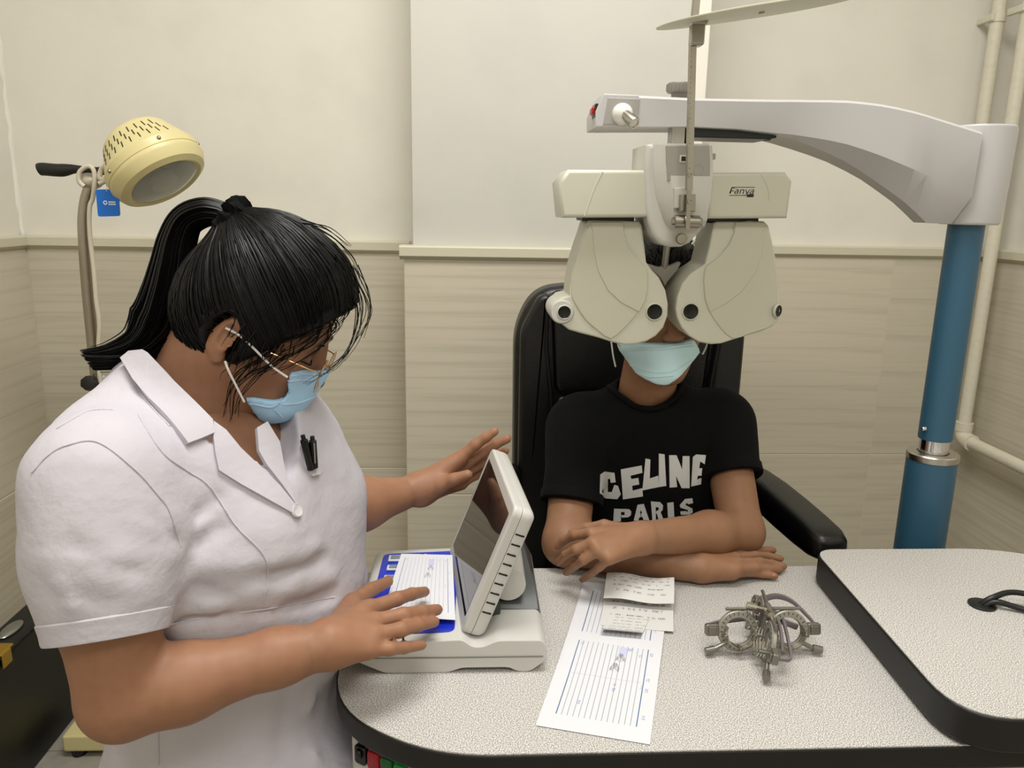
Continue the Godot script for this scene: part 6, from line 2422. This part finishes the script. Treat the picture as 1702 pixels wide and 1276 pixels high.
# ---------------------------------------------------------------- the boy
func build_boy():
	var zc := -1.365
	var head := on_z(1098, 505, zc)
	var t := thing("person", "boy in a black printed T-shirt and mask, arms folded on the table", "person", Vector3(0.33, 0, -1.42))
	var skin_m := skin_material(Color(0.585, 0.43, 0.325))
	var shirt_m := cloth(Color(0.020, 0.022, 0.027), 0.02, 8.0, 16)
	var hair_m := mat(Color(0.018, 0.016, 0.016), 0.5)
	var R := Vector3(1, 0.04, 0).normalized()
	var U := Vector3(-0.04, 1, 0.04).normalized()
	var F := R.cross(U).normalized()
	var rot := Basis(R, U, F)
	var hf := Field.new(head + Vector3(-0.12, -0.24, -0.13), head + Vector3(0.12, 0.14, 0.14), 0.0038)
	hf.ell(head + U * 0.02, Vector3(0.074, 0.092, 0.092), rot, 0.01)
	hf.ell(head + U * -0.045 + F * 0.02, Vector3(0.062, 0.075, 0.065), rot, 0.02)
	hf.ell(head + U * -0.105 + F * 0.045, Vector3(0.032, 0.026, 0.03), rot, 0.02)
	for s: float in [-1.0, 1.0]:
		hf.cap(head + R * 0.054 * s + U * -0.07, head + R * 0.014 * s + U * -0.115 + F * 0.055, 0.018, 0.018, 0.02)
		hf.ell(head + R * 0.034 * s + U * -0.035 + F * 0.062, Vector3(0.024, 0.024, 0.02), rot, 0.015)
		hf.ell(head + R * 0.030 * s + U * 0.006 + F * 0.088, Vector3(0.017, 0.009, 0.012), rot, 0.006, true)
		hf.ell(head + R * 0.030 * s + U * 0.004 + F * 0.074, Vector3(0.013, 0.011, 0.012), rot, 0.003)
		hf.ell(head + R * 0.076 * s + U * -0.01 + F * -0.01, Vector3(0.006, 0.028, 0.017), rot * Basis(Vector3.UP, -0.4 * s), 0.006)
	hf.cap(head + U * 0.004 + F * 0.088, head + U * -0.036 + F * 0.104, 0.008, 0.011, 0.012)
	for s: float in [-1.0, 1.0]:
		hf.ell(head + U * -0.040 + F * 0.099 + R * 0.011 * s, Vector3(0.008, 0.007, 0.009), rot, 0.006)
	hf.ell(head + U * -0.072 + F * 0.078, Vector3(0.022, 0.010, 0.010), rot, 0.01)
	var neck := on_z(1072, 668, -1.41)
	hf.cap(neck, head + U * -0.06 + F * -0.02, 0.054, 0.050, 0.03)
	var body := NetMesh.new()
	body.add(hf)
	# trunk
	var shl := on_z(962, 712, -1.42)
	var shr := on_z(1200, 705, -1.42)
	var tf := Field.new(Vector3(0.05, 0.5, -1.6), Vector3(0.62, 1.12, -1.25), 0.013)
	tf.cap(shl, shr, 0.045, 0.045, 0.04)
	tf.cap(neck, neck + Vector3(0, -0.12, -0.01), 0.055, 0.09, 0.04)
	tf.ell(on_z(1080, 820, -1.42), Vector3(0.135, 0.17, 0.085), Basis(), 0.04)
	tf.ell(Vector3(0.325, 0.64, -1.42), Vector3(0.13, 0.14, 0.09), Basis(), 0.04)
	body.add(tf)
	# arms: lower one lies on the table, pointing right; upper one crosses over it, pointing left
	var eR := on_y(948, 925, 0.822)       # his right elbow, image left
	eR.z = -1.215
	var wR := on_y(1160, 944, DESK + 0.024)
	var eL := on_y(1236, 880, 0.855)
	var wL := on_y(1072, 893, 0.872)
	var af := field_around([shl, eR, wR], 0.07, 0.0052)
	af.cap(shl, eR, 0.045, 0.038, 0.02)
	af.cap(eR, eR.lerp(wR, 0.4), 0.038, 0.034, 0.02)
	af.cap(eR.lerp(wR, 0.4), wR, 0.034, 0.0235, 0.02)
	body.add(af)
	var eL2 := on_z(1232, 884, -1.255)
	var ag := field_around([shr, eL2, wL], 0.07, 0.0052)
	ag.cap(shr, eL2, 0.045, 0.0375, 0.02)
	ag.cap(eL2, eL2.lerp(wL, 0.35), 0.0375, 0.0365, 0.02)
	ag.cap(eL2.lerp(wL, 0.35), wL, 0.0365, 0.0255, 0.02)
	body.add(ag)
	# his right hand: flat on the table, fingers to the right
	var y0 := DESK + 0.010
	var rh := [
		[on_y(1185, 925, y0 + 0.016), on_y(1225, 919, y0 + 0.012), on_y(1255, 916, y0 + 0.006), on_y(1284, 914, y0)],
		[on_y(1222, 927, y0 + 0.018), on_y(1255, 923, y0 + 0.012), on_y(1276, 924, y0 + 0.004), on_y(1297, 928, y0)],
		[on_y(1225, 936, y0 + 0.020), on_y(1262, 934, y0 + 0.013), on_y(1283, 937, y0 + 0.004), on_y(1302, 941, y0)],
		[on_y(1224, 946, y0 + 0.018), on_y(1256, 944, y0 + 0.012), on_y(1277, 947, y0 + 0.003), on_y(1296, 946, y0 - 0.001)],
		[on_y(1216, 953, y0 + 0.010), on_y(1246, 951, y0 + 0.006), on_y(1266, 954, y0 + 0.001), on_y(1289, 957, y0 - 0.001)]]
	# his left hand: draped over the other forearm, fingers down to the left
	var lh := [
		[on_y(1028, 885, 0.885), on_y(1000, 878, 0.884), on_y(970, 884, 0.874), on_y(930, 897, 0.855)],
		[on_y(985, 890, 0.885), on_y(958, 900, 0.876), on_y(942, 912, 0.860), on_y(927, 928, 0.842)],
		[on_y(990, 905, 0.880), on_y(962, 920, 0.868), on_y(945, 934, 0.848), on_y(938, 950, 0.822)],
		[on_y(1000, 918, 0.874), on_y(978, 930, 0.860), on_y(960, 942, 0.842), on_y(944, 954, 0.815)],
		[on_y(1012, 928, 0.864), on_y(996, 942, 0.845), on_y(983, 953, 0.822), on_y(968, 963, 0.796)]]
	lh[0] = [on_y(1030, 880, 0.886), on_y(1004, 873, 0.886), on_y(975, 878, 0.878), on_y(950, 886, 0.868)]
	lh[1] = [on_y(982, 886, 0.884), on_y(955, 889, 0.876), on_y(938, 897, 0.862), on_y(927, 908, 0.848)]
	lh[2] = [on_y(985, 902, 0.880), on_y(958, 913, 0.868), on_y(941, 922, 0.852), on_y(929, 934, 0.834)]
	lh[3] = [on_y(994, 915, 0.872), on_y(970, 930, 0.856), on_y(955, 940, 0.838), on_y(941, 951, 0.814)]
	var nail_m := mat(Color(0.68, 0.50, 0.41), 0.35)
	for which in 2:
		var g: Array = rh if which == 0 else lh
		var w: Vector3 = wR if which == 0 else wL
		var el: Vector3 = eR if which == 0 else eL2
		var rw := 0.0235 if which == 0 else 0.0255
		var lo := w.min(w.lerp(el, 0.12))
		var hi := w.max(w.lerp(el, 0.12))
		for q in g:
			for p in q:
				lo = lo.min(p)
				hi = hi.max(p)
		var nf := Field.new(lo - Vector3.ONE * 0.042, hi + Vector3.ONE * 0.042, 0.003)
		nf.cap(w.lerp(el, 0.12), w, rw + 0.0012, rw, 0.01)
		for i in range(1, 5):
			nf.cap(w.lerp(g[i][0], 0.12), g[i][0], 0.0165 if which == 0 else 0.019, 0.0105, 0.014)
		nf.cap(w.lerp(g[0][0], 0.4), g[0][1], 0.014, 0.0095, 0.01)
		nf.cap(g[0][1], g[0][2], 0.0092, 0.0085, 0.004)
		nf.cap(g[0][2], g[0][3], 0.0085, 0.0068, 0.004)
		for i in range(1, 5):
			finger(nf, g[i], [0.0, 0.0076, 0.0079, 0.0075, 0.0067][i], 0.003)
		body.add(nf)
		for i in 5:
			var nb := MB.new()
			nail(nb, g[i][2], g[i][3], Vector3(0.25 if which == 0 else -0.5, 1, 0.35 if which == 0 else 0.4), 0.006)
			part("fingernail", nb, nail_m, t)
	skin_part("body", body, skin_m, t)

	# ---- shirt
	var sf := Field.new(Vector3(0.06, 0.52, -1.6), Vector3(0.62, 1.12, -1.15), 0.0062)
	sf.cap(shl + Vector3(0.015, -0.005, 0), shr + Vector3(-0.015, -0.005, 0), 0.060, 0.060, 0.05)
	sf.cap(neck + Vector3(0, -0.008, -0.005), shl + Vector3(0.03, 0.004, 0), 0.060, 0.052, 0.04)
	sf.cap(neck + Vector3(0, -0.008, -0.005), shr + Vector3(-0.03, 0.004, 0), 0.060, 0.052, 0.04)
	sf.ell(on_z(1080, 800, -1.415), Vector3(0.150, 0.17, 0.105), Basis(), 0.05)
	sf.ell(Vector3(0.325, 0.72, -1.415), Vector3(0.150, 0.16, 0.108), Basis(), 0.05)
	sf.cap(Vector3(0.325, 0.70, -1.42), Vector3(0.325, 0.54, -1.43), 0.14, 0.14, 0.05)
	# sleeves
	var dl := (eR - shl).normalized()
	var dr := (eL2 - shr).normalized()
	var hl := shl.lerp(eR, 0.66)
	var hr := shr.lerp(eL2, 0.5)
	sf.cap(shl, shl.lerp(hl, 0.35), 0.056, 0.050, 0.04)
	sf.cap(shr, shr.lerp(hr, 0.35), 0.056, 0.050, 0.04)
	var sl := field_around([shl, hl], 0.09, 0.005)
	sl.cap(shl + Vector3(0.004, 0, 0), hl + dl * 0.05, 0.0575, 0.0535, 0.03)
	var nl1 := (dl + Vector3(0, -0.35, -0.25)).normalized()
	var sl0 := sl.copy()
	sl.cut(hl, nl1, hl - Vector3.ONE * 0.2, hl + Vector3.ONE * 0.2)
	var sr := field_around([shr, hr], 0.09, 0.005)
	sr.cap(shr + Vector3(-0.004, 0, 0), hr + dr * 0.05, 0.0575, 0.058, 0.03)
	var nr1 := (dr + Vector3(0.1, -0.2, 0)).normalized()
	var sr0 := sr.copy()
	sr.cut(hr, nr1, hr - Vector3.ONE * 0.2, hr + Vector3.ONE * 0.2)
	# neckline
	var closed := sf.copy()
	sf.cap(neck + Vector3(0, 0.033, 0.016), head + U * -0.06, 0.0575, 0.064, 0.004, true)
	var folds := [[940, 720, 930, 800, 0.012, 0.003], [985, 700, 990, 860, 0.010, -0.003], [1000, 760, 1060, 700, 0.015, 0.003], [1180, 700, 1165, 800, 0.012, -0.004], [1225, 700, 1190, 760, 0.012, 0.003], [1010, 860, 1060, 780, 0.014, -0.003], [930, 800, 985, 840, 0.01, -0.003], [1140, 690, 1150, 780, 0.012, 0.003]]
	var made := []
	for q in folds:
		var a := reach(sf, q[0], q[1])
		var b := reach(sf, q[2], q[3])
		if a != Vector3.INF and b != Vector3.INF:
			made.append([a, b, q[4], q[5]])
	for q in made:
		sf.fold(q[0], q[1], q[2], q[3])
	sf.merge(sl, 0.025)
	sf.merge(sr, 0.025)
	var ss := NetMesh.new()
	ss.add(sf)
	var so := skin_part("shirt", ss, shirt_m, t)
	part("sleeve_hem", hem_band(sl0, hl + dl * 0.003, dl, nl1, 0.054, 0.02, 0.002), shirt_m, t, 50)
	part("sleeve_hem", hem_band(sr0, hr + dr * 0.003, dr, nr1, 0.058, 0.02, 0.002), shirt_m, t, 50)
	var m := MB.new()
	var nl := drape_line(closed, [1004, 630, 1014, 645, 1042, 666, 1062, 677, 1090, 678, 1118, 664, 1134, 643, 1140, 628], 0.001)
	if nl.size() > 3:
		m.tube(nl, 0.0055, 8)
		part("neckband", m, shirt_m, t)
	# the print: letters lying on the cloth (outlines in the coordinates of an enlarged view)
	var ink := mat(Color(0.80, 0.80, 0.80), 0.6)
	var letters := [
		[335, 868, 350, 858, 385, 862, 390, 895, 372, 897, 368, 882, 360, 884, 362, 930, 376, 930, 385, 905, 398, 908, 408, 938, 396, 955, 355, 952, 334, 940],
		[408, 850, 482, 836, 484, 862, 442, 872, 445, 884, 470, 880, 473, 903, 448, 908, 450, 925, 484, 916, 486, 945, 416, 956],
		[495, 812, 512, 815, 510, 882, 540, 872, 542, 912, 484, 924],
		[542, 794, 562, 797, 568, 908, 542, 912],
		[578, 800, 604, 800, 624, 850, 626, 803, 650, 803, 650, 916, 622, 916, 602, 872, 606, 912, 580, 914],
		[662, 806, 674, 797, 709, 800, 705, 832, 688, 822, 684, 846, 696, 846, 693, 872, 680, 872, 676, 886, 692, 880, 690, 902, 656, 910]]
	# the lower line, from a closer view
	var low := [
		[545, 97, 640, 100, 655, 115, 652, 140, 635, 152, 593, 155, 593, 139, 612, 138, 612, 119, 589, 119, 588, 180, 540, 180],
		[695, 72, 735, 66, 770, 172, 732, 170, 728, 150, 718, 151, 718, 128, 724, 127, 717, 104, 710, 128, 714, 128, 714, 151, 706, 153, 700, 172, 670, 174],
		[780, 50, 840, 55, 858, 75, 855, 105, 842, 118, 860, 165, 830, 168, 818, 128, 815, 128, 815, 112, 830, 106, 830, 88, 811, 86, 812, 170, 790, 172],
		[885, 60, 925, 55, 930, 158, 890, 160],
		[965, 75, 1000, 35, 1045, 30, 1050, 60, 1020, 68, 1010, 58, 1000, 72, 1045, 95, 1048, 120, 1025, 135, 972, 135, 968, 115, 1005, 112, 1015, 118, 1020, 106, 970, 90]]
	for q in low:
		for i in range(0, q.size(), 2):
			q[i] = (880 + q[i] / 3.868 - 840) * 2.126
			q[i + 1] = (820 + q[i + 1] / 3.868 - 380) * 2.126
		letters.append(q)
	for q in letters:
		var flat := []
		for i in range(0, q.size(), 2):
			flat.append(840 + q[i] / 2.126)
			flat.append(380 + q[i + 1] / 2.126)
		m = MB.new()
		patch(sf, flat, 0.0012, 4, m)
		if m.v.size():
			var lo := part("printed_letter", m, ink, so, 60)
			lo.position = Vector3.ZERO

	# ---- hair
	var hh := Field.new(head + Vector3(-0.12, -0.08, -0.14), head + Vector3(0.12, 0.16, 0.14), 0.0045)
	hh.ell(head + U * 0.028 + F * -0.006, Vector3(0.083, 0.098, 0.100), rot, 0.01)
	hh.ell(head + U * -0.035 + F * 0.085, Vector3(0.085, 0.085, 0.062), rot, 0.01, true)
	hh.cut(head + U * -0.03, -U + F * 0.2, head - Vector3.ONE * 0.3, head + Vector3.ONE * 0.3)
	var hs := NetMesh.new()
	hs.add(hh)
	var ho := skin_part("hair", hs, hair_m, t)
	m = MB.new()
	var rng := RandomNumberGenerator.new()
	rng.seed = 5
	for i in 1500:
		var dir := Vector3(rng.randf_range(-1, 1), rng.randf_range(-0.05, 1), rng.randf_range(-0.6, 1)).normalized()
		var p := hh.hit(head + dir * 0.16, -dir, 0.16)
		if p == Vector3.INF:
			continue
		var n := (hh.normal(p) + Vector3(rng.randf_range(-0.7, 0.7), rng.randf_range(-0.2, 0.5), rng.randf_range(-0.3, 0.7))).normalized()
		m.tube(PackedVector3Array([p - n * 0.003, p + n * 0.006, p + n * 0.013 + Vector3(0, -0.001, 0)]), [0.0009, 0.0007, 0.0002], 3, false)
	var st := part("strands", m, hair_m, ho, 80)
	st.position = Vector3.ZERO

	# ---- mask
	var mk := Field.new(head + Vector3(-0.10, -0.20, -0.02), head + Vector3(0.10, -0.02, 0.14), 0.0038)
	mk.ell(head + U * -0.045 + F * 0.02, Vector3(0.068, 0.081, 0.070), rot, 0.02)
	mk.ell(head + U * -0.108 + F * 0.047, Vector3(0.040, 0.034, 0.036), rot, 0.03)
	mk.cap(head + U * -0.055 + F * 0.088, head + U * -0.10 + F * 0.072, 0.020, 0.022, 0.04)
	for s: float in [-1.0, 1.0]:
		mk.cap(head + R * 0.054 * s + U * -0.07, head + R * 0.014 * s + U * -0.115 + F * 0.055, 0.023, 0.024, 0.02)
		mk.cap(head + R * 0.030 * s + U * -0.06 + F * 0.065, head + R * 0.066 * s + U * -0.066 + F * 0.040, 0.022, 0.010, 0.03)
	var zm := -1.28
	var plo := PackedVector2Array()
	for q in [[1031, 574], [1060, 571], [1100, 570], [1152, 563], [1169, 588], [1150, 605], [1128, 626], [1109, 641], [1094, 641], [1064, 630], [1022, 611]]:
		var p := on_z(q[0], q[1], zm)
		plo.append(Vector2(p.x, p.y))
	var i0 := 0
	for z in mk.nz:
		for y in mk.ny:
			for x in mk.nx:
				var e := mk.d[i0]
				if e < 0.02:
					var p2 := Vector2(mk.o.x + x * mk.h, mk.o.y + y * mk.h)
					var best := INF
					for k in plo.size():
						var cp := Geometry2D.get_closest_point_to_segment(p2, plo[k], plo[(k + 1) % plo.size()])
						best = minf(best, cp.distance_squared_to(p2))
					best = sqrt(best)
					if Geometry2D.is_point_in_polygon(p2, plo):
						best = -best
					mk.d[i0] = maxf(e, best)
				i0 += 1
	var ms := NetMesh.new()
	ms.add(mk)
	skin_part("face_mask", ms, mat(Color(0.82, 0.96, 1.0), 0.85), t)
	m = MB.new()
	for q in [[1034, 580, 1065, 578, 1100, 577, 1150, 571], [1034, 584, 1065, 582, 1100, 581, 1152, 575], [1045, 606, 1080, 617, 1115, 617, 1150, 598], [1055, 618, 1080, 626, 1120, 624]]:
		var line := drape_line(mk, q, 0.0004)
		if line.size() > 2:
			m.tube(line, 0.0009, 6)
	part("mask_pleats", m, mat(Color(0.80, 0.91, 0.93), 0.85), t)
	m = MB.new()
	m.tube(curve([on_z(1031, 576, -1.285), on_z(1024, 566, -1.31), on_z(1018, 552, -1.36)], 4), 0.0015, 6)
	part("ear_loop", m, mat(Color(0.85, 0.85, 0.84), 0.8), t)
	m = MB.new()
	m.tube(curve([on_z(1023, 609, -1.285), on_z(1019, 590, -1.31), on_z(1015, 560, -1.36)], 4), 0.0015, 6)
	part("ear_loop", m, mat(Color(0.85, 0.85, 0.84), 0.8), t)
	m = MB.new()
	m.tube(curve([on_z(1168, 588, -1.285), on_z(1174, 575, -1.31), on_z(1178, 555, -1.36)], 4), 0.0015, 6)
	part("ear_loop", m, mat(Color(0.85, 0.85, 0.84), 0.8), t)
